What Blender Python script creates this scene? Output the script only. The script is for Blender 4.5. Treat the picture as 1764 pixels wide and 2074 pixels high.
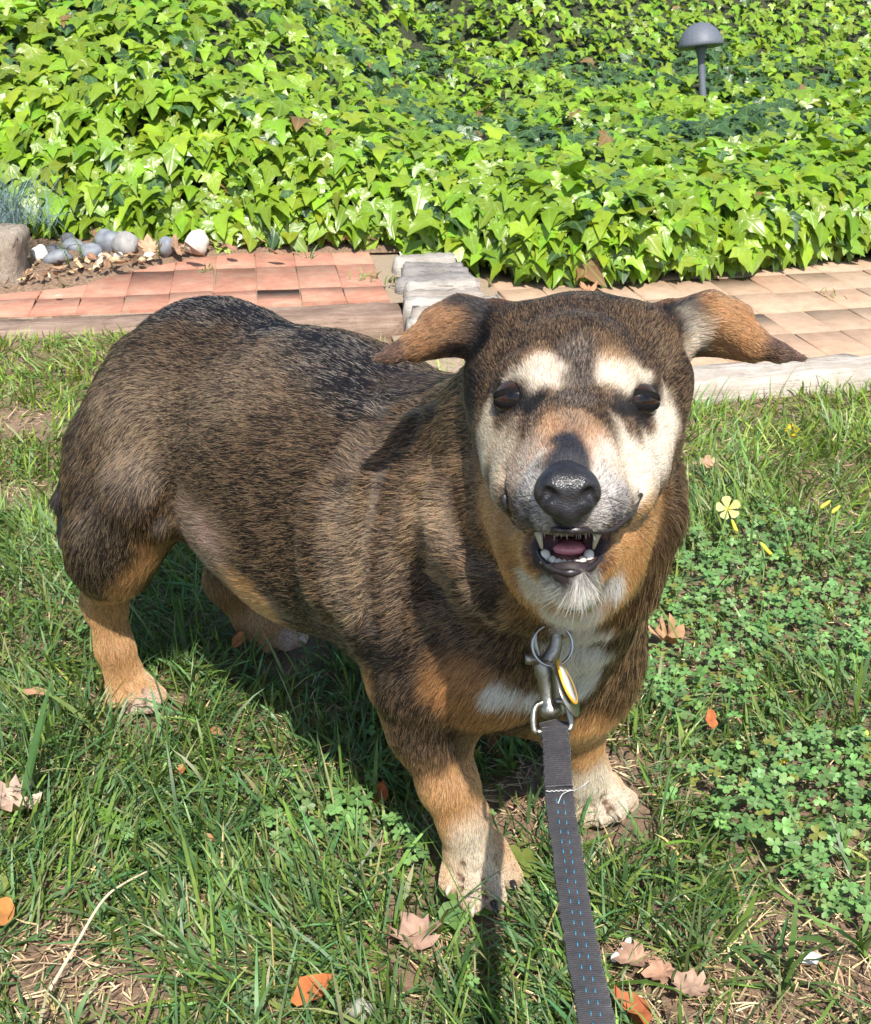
import bpy, math, random
import numpy as np
from mathutils import Vector, Matrix

random.seed(7)
rng = np.random.default_rng(7)
scene = bpy.context.scene
for o in list(bpy.data.objects):
    bpy.data.objects.remove(o)

# ------------------------------------------------------------------ camera
PITCH = math.radians(25.0)
CAMZ = 0.75
cam_data = bpy.data.cameras.new("camera")
cam = bpy.data.objects.new("camera", cam_data)
scene.collection.objects.link(cam)
cam.location = (0, 0, CAMZ)
cam.rotation_euler = (math.radians(90) - PITCH, 0, 0)
cam_data.sensor_fit = 'VERTICAL'
cam_data.sensor_height = 24.0
cam_data.lens = 29.0
cam_data.clip_start = 0.02
cam_data.clip_end = 500
cam_data.dof.use_dof = True
cam_data.dof.focus_distance = 0.95
cam_data.dof.aperture_fstop = 32.0
scene.camera = cam

# ------------------------------------------------------------------ light
SUN = np.array([0.14, -0.74, 1.0]); SUN /= np.linalg.norm(SUN)
world = bpy.data.worlds.new("World")
scene.world = world
world.use_nodes = True
wn = world.node_tree.nodes; wl = world.node_tree.links
bg = wn["Background"]
sky = wn.new("ShaderNodeTexSky")
sky.sky_type = 'NISHITA'
sky.sun_disc = False
sky.sun_elevation = math.asin(SUN[2])
sky.sun_rotation = math.atan2(SUN[0], SUN[1])
wl.new(sky.outputs["Color"], bg.inputs["Color"])
bg.inputs["Strength"].default_value = 0.12
sun_data = bpy.data.lights.new("sun", 'SUN')
sun_data.energy = 4.6
sun_data.angle = math.radians(0.53)
sun_data.color = (1.0, 0.95, 0.87)
sun = bpy.data.objects.new("sun", sun_data)
scene.collection.objects.link(sun)
sun.rotation_euler = Vector(SUN).to_track_quat('Z', 'Y').to_euler()
sun.location = (2, -2, 4)
scene.view_settings.view_transform = 'Standard'
scene.view_settings.look = 'None'
scene.view_settings.gamma = 1.0
scene.view_settings.exposure = 0.75
scene.view_settings.use_curve_mapping = False
scene.render.engine = 'CYCLES'
scene.cycles.max_bounces = 8
scene.cycles.diffuse_bounces = 3
scene.cycles.glossy_bounces = 3
scene.cycles.transmission_bounces = 4
scene.cycles.transparent_max_bounces = 6
scene.cycles.caustics_reflective = False
scene.cycles.caustics_refractive = False
scene.cycles_curves.shape = 'RIBBONS'
scene.cycles_curves.subdivisions = 2

# ------------------------------------------------------------------ measuring helpers (survey marks -> metres)
F = 2506.0
CAM = np.array([0, 0, CAMZ])
FWD = np.array([0, math.cos(PITCH), -math.sin(PITCH)])
UP = np.array([0, math.sin(PITCH), math.cos(PITCH)])
RIGHT = np.array([1.0, 0, 0])

def hp(x, y, d):
    return CAM + d * (FWD + RIGHT * ((x - 882) / F) + UP * ((1037 - y) / F))

def gp(x, y, z=0.0):
    r = FWD + RIGHT * ((x - 882) / F) + UP * ((1037 - y) / F)
    t = (z - CAMZ) / r[2]
    return CAM + r * t

def proj(P):
    Q = P - CAM
    d = Q @ FWD
    return 882 + F * (Q @ RIGHT) / d, 1037 - F * (Q @ UP) / d, d

def unit(v):
    v = np.asarray(v, float)
    return v / (np.linalg.norm(v, axis=-1, keepdims=True) + 1e-12)

def smooth(a, b, x):
    t = np.clip((x - a) / (b - a), 0, 1)
    return t * t * (3 - 2 * t)

_perm = np.random.default_rng(3).random(4096)
def vnoise(P, scale, seed=0):
    P = np.asarray(P, float) * scale + seed * 17.31
    i = np.floor(P).astype(int); f = P - i
    f = f * f * (3 - 2 * f)
    def h(a, b, c):
        return _perm[(a * 73 + b * 1013 + c * 3571 + seed * 101) % 4096]
    out = 0
    for dx in (0, 1):
        for dy in (0, 1):
            for dz in (0, 1):
                w = (f[..., 0] if dx else 1 - f[..., 0]) * (f[..., 1] if dy else 1 - f[..., 1]) * (f[..., 2] if dz else 1 - f[..., 2])
                out = out + w * h(i[..., 0] + dx, i[..., 1] + dy, i[..., 2] + dz)
    return out

# ------------------------------------------------------------------ object helpers
def link(o):
    scene.collection.objects.link(o)
    return o

def tag(o, label=None, cat=None, group=None, kind=None):
    if label: o["label"] = label
    if cat: o["category"] = cat
    if group: o["group"] = group
    if kind: o["kind"] = kind
    return o

def empty(name, loc, label, cat, group=None, kind=None):
    o = link(bpy.data.objects.new(name, None))
    o.empty_display_size = 0.05
    o.location = tuple(loc)
    return tag(o, label, cat, group, kind)

def mesh_data(name, V, faces, mat=None, col=None, smooth_shade=True, extra=None):
    """faces: list of (n,k) int arrays or a list of tuples"""
    V = np.asarray(V, np.float32)
    me = bpy.data.meshes.new(name)
    me.vertices.add(len(V))
    me.vertices.foreach_set("co", V.ravel())
    if isinstance(faces, np.ndarray): faces = [faces]
    if len(faces) and not isinstance(faces[0], np.ndarray):
        tot = [len(f) for f in faces]
        idx = np.array([i for f in faces for i in f], np.int32)
        tot = np.array(tot, np.int32)
    else:
        idx = np.concatenate([f.ravel() for f in faces]).astype(np.int32)
        tot = np.concatenate([np.full(len(f), f.shape[1]) for f in faces]).astype(np.int32)
    start = np.concatenate([[0], np.cumsum(tot)[:-1]]).astype(np.int32)
    me.loops.add(len(idx)); me.loops.foreach_set("vertex_index", idx)
    me.polygons.add(len(tot))
    me.polygons.foreach_set("loop_start", start)
    me.polygons.foreach_set("loop_total", tot)
    if smooth_shade:
        me.polygons.foreach_set("use_smooth", np.ones(len(tot), bool))
    if col is not None:
        col = np.asarray(col, np.float32)
        if col.shape[1] == 3: col = np.concatenate([col, np.ones((len(col), 1), np.float32)], 1)
        a = me.attributes.new("col", 'FLOAT_COLOR', 'POINT')
        a.data.foreach_set("color", col.ravel())
    if extra:
        for k, v in extra.items():
            a = me.attributes.new(k, 'FLOAT_VECTOR', 'POINT')
            a.data.foreach_set("vector", np.asarray(v, np.float32).ravel())
    me.update(calc_edges=True)
    me.validate()
    if mat: me.materials.append(mat)
    return me

def obj(name, me, parent=None, loc=None):
    o = link(bpy.data.objects.new(name, me))
    if loc is not None: o.location = tuple(loc)
    if parent is not None: o.parent = parent
    return o

class MB:
    """collects pieces of ONE part"""
    def __init__(s): s.V = []; s.F = []; s.C = []; s.n = 0
    def add(s, V, F, c=None):
        V = np.asarray(V, float)
        s.V.append(V); s.F += [tuple(int(i) + s.n for i in f) for f in F]
        s.C.append(np.tile(np.array((c or (1, 1, 1)), float), (len(V), 1)) if not isinstance(c, np.ndarray) else c)
        s.n += len(V)
    def tube(s, pts, rad, n=10, cap=True, c=None, flat=None):
        pts = np.asarray(pts, float); m = len(pts)
        rad = np.broadcast_to(np.asarray(rad, float), (m,))
        T = unit(np.gradient(pts, axis=0))
        ref = np.array([0.13, 0.31, 0.94])
        if abs(T[0] @ ref) > .9: ref = np.array([0.9, .2, .1])
        N = unit(np.cross(T[0], ref))
        V = []
        for i in range(m):
            N = unit(N - T[i] * (N @ T[i])); B = np.cross(T[i], N)
            for k in range(n):
                a = 2 * math.pi * k / n
                V.append(pts[i] + rad[i] * (N * math.cos(a) + B * math.sin(a)))
        Fc = [(i * n + k, i * n + (k + 1) % n, (i + 1) * n + (k + 1) % n, (i + 1) * n + k) for i in range(m - 1) for k in range(n)]
        if cap:
            Fc.append(tuple(range(n - 1, -1, -1))); Fc.append(tuple((m - 1) * n + k for k in range(n)))
        s.add(V, Fc, c)
    def ring(s, c0, nrm, R, r, n=40, k=10, c=None):
        nrm = unit(nrm); a = unit(np.cross(nrm, [0.3, .2, .9])); b = np.cross(nrm, a)
        V = []; 
        for i in range(n):
            t = 2 * math.pi * i / n; d = a * math.cos(t) + b * math.sin(t)
            for j in range(k):
                q = 2 * math.pi * j / k
                V.append(np.asarray(c0) + d * (R + r * math.cos(q)) + nrm * r * math.sin(q))
        Fc = [(i * k + j, ((i + 1) % n) * k + j, ((i + 1) % n) * k + (j + 1) % k, i * k + (j + 1) % k) for i in range(n) for j in range(k)]
        s.add(V, Fc, c)
    def prism(s, poly, nrm, th, origin, ax, ay, c=None):
        """flat outline poly (x,y) in frame ax, ay with thickness th along nrm"""
        poly = np.asarray(poly, float); n = len(poly)
        base = np.asarray(origin) + poly[:, :1] * ax + poly[:, 1:2] * ay
        V = np.concatenate([base - nrm * th / 2, base + nrm * th / 2])
        Fc = [tuple(range(n - 1, -1, -1)), tuple(range(n, 2 * n))] + [(i, (i + 1) % n, n + (i + 1) % n, n + i) for i in range(n)]
        s.add(V, Fc, c)
    def lathe(s, prof, o, ax, n=24, c=None):
        ax = unit(ax); a = unit(np.cross(ax, [0.2, .5, .7])); b = np.cross(ax, a); m = len(prof); V = []
        for (r, h) in prof:
            for k in range(n):
                t = 2 * math.pi * k / n
                V.append(np.asarray(o) + ax * h + r * (a * math.cos(t) + b * math.sin(t)))
        Fc = [(i * n + k, i * n + (k + 1) % n, (i + 1) * n + (k + 1) % n, (i + 1) * n + k) for i in range(m - 1) for k in range(n)]
        Fc.append(tuple(range(n - 1, -1, -1))); Fc.append(tuple((m - 1) * n + k for k in range(n)))
        s.add(V, Fc, c)
    def build(s, name, mat, parent=None, smooth_shade=True):
        me = mesh_data(name, np.concatenate(s.V), s.F, mat, np.concatenate(s.C), smooth_shade)
        o = link(bpy.data.objects.new(name, me))
        if parent is not None:
            o.parent = parent
            o.matrix_parent_inverse = Matrix.Translation(-Vector(parent.location))
        return o

# ------------------------------------------------------------------ materials
def new_mat(name):
    m = bpy.data.materials.new(name); m.use_nodes = True
    nt = m.node_tree
    return m, nt.nodes, nt.links, nt.nodes["Principled BSDF"]

def noise_node(N, L, scale, detail=4, rough=.6, vec=None, coord='Object'):
    t = N.new("ShaderNodeTexNoise"); t.inputs["Scale"].default_value = scale
    t.inputs["Detail"].default_value = detail; t.inputs["Roughness"].default_value = rough
    if vec is None:
        tc = N.new("ShaderNodeTexCoord"); vec = tc.outputs[coord]
    L.new(vec, t.inputs["Vector"])
    return t

def ramp(N, L, src, stops):
    r = N.new("ShaderNodeValToRGB")
    e = r.color_ramp.elements
    while len(e) > 1: e.remove(e[-1])
    e[0].position = stops[0][0]; e[0].color = (*stops[0][1], 1)
    for p, c in stops[1:]:
        q = e.new(p); q.color = (*c, 1)
    L.new(src, r.inputs["Fac"])
    return r

def mixc(N, L, a, b, fac, mode='MIX'):
    m = N.new("ShaderNodeMix"); m.data_type = 'RGBA'; m.blend_type = mode
    for sock, v in ((m.inputs[6], a), (m.inputs[7], b), (m.inputs[0], fac)):
        if hasattr(v, "links"): L.new(v, sock)
        elif isinstance(v, (int, float)): sock.default_value = v
        else: sock.default_value = (*v, 1)
    return m.outputs[2]

def math_node(N, L, op, a, b=None, clamp=False):
    m = N.new("ShaderNodeMath"); m.operation = op; m.use_clamp = clamp
    for i, v in enumerate((a, b)):
        if v is None: continue
        if hasattr(v, "links"): L.new(v, m.inputs[i])
        else: m.inputs[i].default_value = v
    return m.outputs[0]

def bump(N, L, height, strength, dist, bsdf):
    b = N.new("ShaderNodeBump"); b.inputs["Strength"].default_value = strength; b.inputs["Distance"].default_value = dist
    L.new(height, b.inputs["Height"]); L.new(b.outputs[0], bsdf.inputs["Normal"])

def plain(name, col, rough=.6, metal=0.0, spec=.5, grain=0.0, gscale=80, coat=0):
    m, N, L, B = new_mat(name)
    B.inputs["Roughness"].default_value = rough; B.inputs["Metallic"].default_value = metal
    B.inputs["Specular IOR Level"].default_value = spec
    if coat: B.inputs["Coat Weight"].default_value = coat
    if grain:
        t = noise_node(N, L, gscale, 5)
        lo = tuple(c * (1 - grain) for c in col); hi = tuple(min(1, c * (1 + grain)) for c in col)
        r = ramp(N, L, t.outputs["Fac"], [(.3, lo), (.7, hi)])
        L.new(r.outputs[0], B.inputs["Base Color"])
        bump(N, L, t.outputs["Fac"], .3, .002, B)
    else:
        B.inputs["Base Color"].default_value = (*col, 1)
    return m

def foliage(name, rough=.5, trans=.35, spec=.4, vein=False, mottled=30):
    """leaf-like sheet: colour from the 'col' attribute, light also passes through"""
    m, N, L, B = new_mat(name)
    a = N.new("ShaderNodeAttribute"); a.attribute_name = "col"
    c = a.outputs["Color"]
    t = noise_node(N, L, mottled, 3)
    v = ramp(N, L, t.outputs["Fac"], [(.3, (.78, .78, .78)), (.7, (1.18, 1.18, 1.18))])
    c = mixc(N, L, c, v.outputs[0], 1.0, 'MULTIPLY')
    if vein:
        lc = N.new("ShaderNodeAttribute"); lc.attribute_name = "leafco"
        sp = N.new("ShaderNodeSeparateXYZ"); L.new(lc.outputs["Vector"], sp.inputs[0])
        ax = math_node(N, L, 'ABSOLUTE', sp.outputs[0])
        d = ax
        for (sx, sy) in ((.90, .44), (.80, -.60), (.62, .78)):
            p = math_node(N, L, 'MULTIPLY', ax, sy); q = math_node(N, L, 'MULTIPLY', sp.outputs[1], sx)
            e = math_node(N, L, 'ABSOLUTE', math_node(N, L, 'SUBTRACT', q, p))
            d = math_node(N, L, 'MINIMUM', d, math_node(N, L, 'MULTIPLY', e, 1.3))
        f = N.new("ShaderNodeMapRange"); f.inputs[1].default_value = .008; f.inputs[2].default_value = .045
        f.inputs[3].default_value = .55; f.inputs[4].default_value = 0
        L.new(d, f.inputs[0])
        hi = mixc(N, L, c, (.28, .45, .12), .55)
        c = mixc(N, L, c, hi, f.outputs[0])
        bump(N, L, f.outputs[0], .35, .002, B)
    L.new(c, B.inputs["Base Color"])
    B.inputs["Roughness"].default_value = rough; B.inputs["Specular IOR Level"].default_value = spec
    tr = N.new("ShaderNodeBsdfTranslucent")
    tc = mixc(N, L, c, (1.0, 1.0, .35), 1.0, 'MULTIPLY')
    L.new(tc, tr.inputs["Color"])
    mx = N.new("ShaderNodeMixShader"); mx.inputs[0].default_value = trans
    L.new(B.outputs[0], mx.inputs[1]); L.new(tr.outputs[0], mx.inputs[2])
    L.new(mx.outputs[0], N["Material Output"].inputs["Surface"])
    return m

def attr_mat(name, rough=.7, spec=.4, grain=.2, gscale=120, bumpd=.002):
    m, N, L, B = new_mat(name)
    a = N.new("ShaderNodeAttribute"); a.attribute_name = "col"
    t = noise_node(N, L, gscale, 4)
    v = ramp(N, L, t.outputs["Fac"], [(.3, (1 - grain,) * 3), (.7, (1 + grain,) * 3)])
    c = mixc(N, L, a.outputs["Color"], v.outputs[0], 1.0, 'MULTIPLY')
    L.new(c, B.inputs["Base Color"]); B.inputs["Roughness"].default_value = rough
    B.inputs["Specular IOR Level"].default_value = spec
    if bumpd: bump(N, L, t.outputs["Fac"], .5, bumpd, B)
    return m
# ================================================================== THE SETTING
soil_mat, N, L, B = new_mat("soil")
t1 = noise_node(N, L, 9, 8, .7); t2 = noise_node(N, L, 160, 5, .7)
r1 = ramp(N, L, t1.outputs["Fac"], [(.3, (.16, .105, .065)), (.7, (.30, .21, .14))])
r2 = ramp(N, L, t2.outputs["Fac"], [(.3, (.55, .55, .55)), (.7, (1.3, 1.25, 1.2))])
L.new(mixc(N, L, r1.outputs[0], r2.outputs[0], 1.0, 'MULTIPLY'), B.inputs["Base Color"]); B.inputs["Roughness"].default_value = .95
bump(N, L, t2.outputs["Fac"], .9, .006, B)

turf_mat, N, L, B = new_mat("distant_turf")
t1 = noise_node(N, L, 3, 8, .7); t2 = noise_node(N, L, 90, 5, .7)
r1 = ramp(N, L, t2.outputs["Fac"], [(.3, (.035, .06, .02)), (.6, (.085, .13, .045)), (.8, (.16, .14, .08))])
L.new(r1.outputs[0], B.inputs["Base Color"]); B.inputs["Roughness"].default_value = .95; bump(N, L, t2.outputs["Fac"], 1.0, .02, B)
ground = obj("ground", mesh_data("ground", [(-120, -120, -.06), (120, -120, -.06), (120, 120, -.06), (-120, 120, -.06)], [(0, 1, 2, 3)], turf_mat))
tag(ground, "wide stretch of rough turf round the lawn and the garden", "ground", kind="structure")

def lawn_h(X, Y):
    P = np.stack([X, Y, X * 0], -1)
    return .060 * smooth(-.22, -.70, X) * smooth(1.70, 2.3, Y) + .010 * (vnoise(P, 4, 1) - .5) + .006 * (vnoise(P, 18, 2) - .5) + .003 * (vnoise(P, 55, 3) - .5)
nx, ny = 240, 220
xs = np.linspace(-2.6, 2.6, nx); ys = np.linspace(-1.2, 3.2, ny)
X, Y = np.meshgrid(xs, ys, indexing='ij')
Z = lawn_h(X, Y) - .004
ij = np.arange(nx * ny).reshape(nx, ny)
quads = np.stack([ij[:-1, :-1], ij[1:, :-1], ij[1:, 1:], ij[:-1, 1:]], -1).reshape(-1, 4)
lawn = obj("lawn", mesh_data("lawn", np.stack([X, Y, Z], -1).reshape(-1, 3), quads, soil_mat))
tag(lawn, "worn lawn soil with bare earth patches below the grass", "lawn", kind="structure")

# ---- brick path: two stretches either side of the weathered step
TH = math.radians(9.5)
AX = np.array([math.cos(TH), math.sin(TH), 0]); AY = np.array([-math.sin(TH), math.cos(TH), 0])
sand = plain("joint_sand", (.30, .23, .16), .95, grain=.35, gscale=250)

def brick_material(name, c1, c2, c3):
    m, N, L, B = new_mat(name)
    oi = N.new("ShaderNodeObjectInfo"); tc = N.new("ShaderNodeTexCoord"); va = N.new("ShaderNodeVectorMath"); va.operation = 'MULTIPLY_ADD'
    L.new(oi.outputs["Location"], va.inputs[0]); va.inputs[1].default_value = (7.3, 9.1, 1.0); L.new(tc.outputs["Object"], va.inputs[2]); vec = va.outputs[0]
    r = ramp(N, L, oi.outputs["Random"], [(0, c1), (.5, c2), (1, c3)])
    t = noise_node(N, L, 30, 7, .72, vec); g = noise_node(N, L, 300, 3, .6, vec)
    v = ramp(N, L, t.outputs["Fac"], [(.3, (.72, .74, .76)), (.55, (1, 1, 1)), (.78, (1.22, 1.2, 1.16))])
    c = mixc(N, L, r.outputs[0], v.outputs[0], 1.0, 'MULTIPLY')
    st = noise_node(N, L, 14, 6, .75, vec)
    sm = ramp(N, L, st.outputs["Fac"], [(.48, (0, 0, 0)), (.70, (.6, .6, .6))])
    c = mixc(N, L, c, (.44, .33, .24), sm.outputs[0])
    L.new(c, B.inputs["Base Color"]); B.inputs["Roughness"].default_value = .88; B.inputs["Specular IOR Level"].default_value = .25
    bump(N, L, mixc(N, L, g.outputs["Fac"], t.outputs["Fac"], .5), .45, .003, B)
    return m
red_brick = brick_material("terracotta", (.38, .175, .115), (.42, .200, .135), (.46, .235, .16))
pale_brick = brick_material("pale_clay", (.42, .28, .185), (.47, .325, .22), (.44, .26, .165))

def brick_mesh(w, l, h, mat, seed):
    r = np.random.default_rng(seed); c = .0013
    V = []
    for z, ins in ((0, 0), (h - c, 0), (h, c)):
        for sx, sy in ((-1, -1), (1, -1), (1, 1), (-1, 1)):
            V.append((sx * (w / 2 - ins) + r.normal(0, .0008), sy * (l / 2 - ins) + r.normal(0, .0008), z + (r.normal(0, .0007) if z else 0)))
    Fc = [(0, 1, 5, 4), (1, 2, 6, 5), (2, 3, 7, 6), (3, 0, 4, 7), (4, 5, 9, 8), (5, 6, 10, 9), (6, 7, 11, 10), (7, 4, 8, 11), (8, 9, 10, 11)]
    return mesh_data("brick", V, Fc, mat, smooth_shade=False)

def brick_path(org, top, mat, na, rows, w, l, gap, label, keep, dth=0.0):
    root = empty("brick_path", (org[0], org[1], top - .05), label, "brick path", kind="structure")
    meshes = [brick_mesh(w, l, .045, mat, 40 + i) for i in range(6)]
    r = np.random.default_rng(int(abs(org[0]) * 1000))
    a_x = np.array([math.cos(TH + dth), math.sin(TH + dth), 0]); a_y = np.array([-a_x[1], a_x[0], 0])
    for i in range(na[0], na[1]):
        y0 = 0.0
        for j, rl in enumerate(rows):
            c = np.array([org[0], org[1], 0]) + a_x * ((i + .5) * (w + gap)) + a_y * (y0 + rl / 2)
            y0 += rl
            if not keep(c): continue
            o = obj("brick", meshes[int(r.integers(6))], root)
            o.location = tuple(c - np.array([org[0], org[1], 0]) + np.array([r.normal(0, .0008), r.normal(0, .0008), -.037 + .041 + r.normal(0, .0007)]))
            o.rotation_euler = (r.normal(0, .004), r.normal(0, .004), TH + dth + r.normal(0, .007) + (math.pi if r.random() < .5 else 0))
            o.scale = (1, (rl - gap) / l, 1)
    return root

def flat_sheet(name, poly, z, mat, parent):
    """a gently uneven sheet"""
    o = obj(name, mesh_data(name, [(p[0], p[1], z) for p in poly], [tuple(range(len(poly)))], mat), parent)
    o.matrix_parent_inverse = Matrix.Translation(-Vector(parent.location)); return o

L0 = np.array([-.095, 2.515]); R0 = np.array([.16, 2.125])
left_path = brick_path(L0, .065, red_brick, (-26, 2), [.115, .205, .205, .205], .0885, .2035, .0022,
                       "narrow red brick path between the ivy and the lawn, left of the grey step", lambda c: c[0] > -2.5 and c[0] + .05 < -.046 - .086 * (c[1] - 2.26), -.02)
right_path = brick_path(R0, .030, pale_brick, (-1, 26), [.148] * 6, .0965, .1455, .0025,
                        "pale pinkish clay paving with diagonal joints, right of the grey step", lambda c: c[1] < 3.0 and c[0] > .15, .035)
def pt(o, a, b): p = np.array([o[0], o[1], 0]) + AX * a + AY * b; return (p[0], p[1])
flat_sheet("joint_sand", [pt(L0, -2.45, 0), pt(L0, .045, 0), pt(L0, .10, .75), pt(L0, -2.45, .75)], .0565, sand, left_path)
flat_sheet("joint_sand", [pt(R0, -.2, -.02), pt(R0, 2.55, -.02), pt(R0, 2.55, .95), pt(R0, -.2, .95)], .0215, sand, right_path)

# ---- weathered timber
def timber_material(name, c_lo, c_hi, along='X', grain=1.0):
    m, N, L, B = new_mat(name)
    tc = N.new("ShaderNodeTexCoord"); mp = N.new("ShaderNodeMapping")
    s = {'X': (1.2, 22, 22), 'Y': (22, 1.2, 22), 'Z': (22, 22, 1.2)}[along]
    mp.inputs["Scale"].default_value = s
    L.new(tc.outputs["Object"], mp.inputs["Vector"])
    t = noise_node(N, L, 3.2, 8, .7, mp.outputs[0]); t2 = noise_node(N, L, 14, 6, .7); t3 = noise_node(N, L, 12, 5, .6, mp.outputs[0])
    r = ramp(N, L, t.outputs["Fac"], [(.28, c_lo), (.55, tuple((a + b) / 2 for a, b in zip(c_lo, c_hi))), (.72, c_hi)])
    k = ramp(N, L, t3.outputs["Fac"], [(.30, (.35, .32, .30)), (.42, (1, 1, 1))])
    c = mixc(N, L, r.outputs[0], k.outputs[0], .8, 'MULTIPLY')
    v = ramp(N, L, t2.outputs["Fac"], [(.3, (.68, .66, .63)), (.7, (1.15, 1.15, 1.15))])
    L.new(mixc(N, L, c, v.outputs[0], 1.0, 'MULTIPLY'), B.inputs["Base Color"])
    B.inputs["Roughness"].default_value = .9; B.inputs["Specular IOR Level"].default_value = .2
    t4 = noise_node(N, L, 75, 5, .7)
    bump(N, L, mixc(N, L, mixc(N, L, t.outputs["Fac"], t3.outputs["Fac"], .5), t4.outputs["Fac"], .35), .9, .008 * grain, B)
    return m

def rough_box(lx, ly, lz, cuts, seed, jit=.0025, bev=.006):
    """box with a worn, uneven skin; origin at its base centre"""
    bm_ = []
    r = np.random.default_rng(seed)
    nx_, ny_, nz_ = cuts
    V = {}; Fc = []
    def vid(i, j, k):
        key = (i, j, k)
        if key not in V:
            p = np.array([(i / nx_ - .5) * lx, (j / ny_ - .5) * ly, k / nz_ * lz])
            e = [(i in (0, nx_)), (j in (0, ny_)), (k == nz_)]
            c = np.array([0, 0, lz * .5]); n_ = sum(e)
            if n_ >= 2:
                for q, (flag, half) in enumerate(zip(e, (lx / 2, ly / 2, lz / 2))):
                    if flag: p[q] -= math.copysign(bev * (.6 + .8 * r.random()), p[q] - c[q])
            p = p + r.normal(0, jit, 3)
            V[key] = (len(V), p)
        return V[key][0]
    for i in range(nx_):
        for j in range(ny_): Fc.append((vid(i, j, nz_), vid(i + 1, j, nz_), vid(i + 1, j + 1, nz_), vid(i, j + 1, nz_)))
    for i in range(nx_):
        for k in range(nz_):
            Fc.append((vid(i, 0, k), vid(i + 1, 0, k), vid(i + 1, 0, k + 1), vid(i, 0, k + 1)))
            Fc.append((vid(i + 1, ny_, k), vid(i, ny_, k), vid(i, ny_, k + 1), vid(i + 1, ny_, k + 1)))
    for j in range(ny_):
        for k in range(nz_):
            Fc.append((vid(0, j + 1, k), vid(0, j, k), vid(0, j, k + 1), vid(0, j + 1, k + 1)))
            Fc.append((vid(nx_, j, k), vid(nx_, j + 1, k), vid(nx_, j + 1, k + 1), vid(nx_, j, k + 1)))
    return np.array([v[1] for v in sorted(V.values(), key=lambda q: q[0])]), Fc

brown_timber = timber_material("brown_timber", (.17, .105, .075), (.44, .33, .26))
white_timber = timber_material("bleached_timber", (.36, .305, .25), (.62, .57, .51))
def beam(name, p0, p1, width, h, mat, label, seed):
    p0 = np.array([*p0, 0.]); p1 = np.array([*p1, 0.]); d = p1 - p0; ln = np.linalg.norm(d)
    V, Fc = rough_box(ln, width, h + .03, (int(ln / .05), 4, 3), seed)
    o = obj(name, mesh_data(name, V, Fc, mat))
    mid = (p0 + p1) / 2; n_ = np.array([-d[1], d[0], 0]) / ln
    o.location = tuple(mid + n_ * width / 2 + np.array([0, 0, -.03])); o.rotation_euler = (0, 0, math.atan2(d[1], d[0]))
    tag(o, label, "timber edging", "timber edging along the path")
def lf(x): return 2.375 + .185 * (x + .19)
def rf(x): return 2.105 + .205 * (x - .633)
beam("timber_edging", (-2.6, lf(-2.6)), (-.058, lf(-.058)), .118, .066, brown_timber, "brown weathered timber edging in front of the red brick path", 3)
beam("timber_edging", (.10, rf(.10)), (2.7, rf(2.7)), .108, .036, white_timber, "sun-bleached pale timber edging along the lawn right of the dog", 4)

# ---- weathered layered step between the two stretches of path
step = empty("weathered_step", (-.07, 2.55, 0), "weathered grey layered block between the red and the pale paving", "step")
lay_mats = [timber_material("layer_pale", (.30, .275, .245), (.56, .52, .47)), timber_material("layer_grey", (.17, .16, .15), (.36, .34, .32)), timber_material("layer_warm", (.27, .235, .20), (.50, .44, .385))]
JD = unit(np.array([-.05, .58, 0])); JX = np.array([JD[1], -JD[0], 0])
r = np.random.default_rng(21)
base = np.array([.150, 2.262, 0]); acc = 0
for i, (dep, hh, wl_, wr_, mi) in enumerate([(.055, .080, .0, .0, 2), (.04, .087, -.005, .004, 0), (.065, .084, .006, .006, 2), (.05, .090, -.004, .0, 0), (.075, .087, .0, -.03, 2), (.05, .093, .004, -.028, 0),
                                            (.06, .089, -.01, -.034, 1), (.045, .095, .002, -.04, 1), (.055, .091, .008, -.046, 1), (.07, .095, -.006, -.058, 0)]):
    w_ = .195 + wr_ - wl_
    V, Fc = rough_box(w_, dep - .002, hh + .01, (12, 3, 4), 60 + i, .0018, .0045)
    tiltx = .012 * np.sin(V[:, 0] * 30 + i); V[:, 1] += .3 * tiltx; V[:, 2] += np.where(V[:, 2] > .03, .0022 * np.sin(V[:, 0] * 22 + i * 1.3), 0)
    o = obj("layer", mesh_data("layer", V, Fc, lay_mats[mi], smooth_shade=False), step)
    c = base + JD * (acc + dep / 2) + JX * ((wl_ + wr_) / 2 - .098)
    o.location = tuple(c - np.array([-.07, 2.55, .01])); o.rotation_euler = (0, r.normal(0, .012), math.atan2(JX[1], JX[0]) + r.normal(0, .02) + .03)
    acc += dep
# ---- stump post at the left edge
post_mat = timber_material("post_timber", (.20, .165, .13), (.56, .48, .39), 'Z', 1.6)
post = empty("timber_post", (-.985, 2.66, .035), "short grey-brown cracked timber post at the left end of the brick path", "post")
for (dx, w_, zz, sd) in ((-.058, .118, .138, 1), (.051, .094, .145, 2)):
    V, Fc = rough_box(w_, .13, zz, (7, 6, 9), 80 + sd, .0022, .006)
    V[:, 0] += .006 * np.sin(V[:, 2] * 40 + sd)
    o = obj("timber_half", mesh_data("timber_half", V, Fc, post_mat, smooth_shade=False), post); o.location = (dx, 0, 0); o.rotation_euler = (0, 0, .10)

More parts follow.
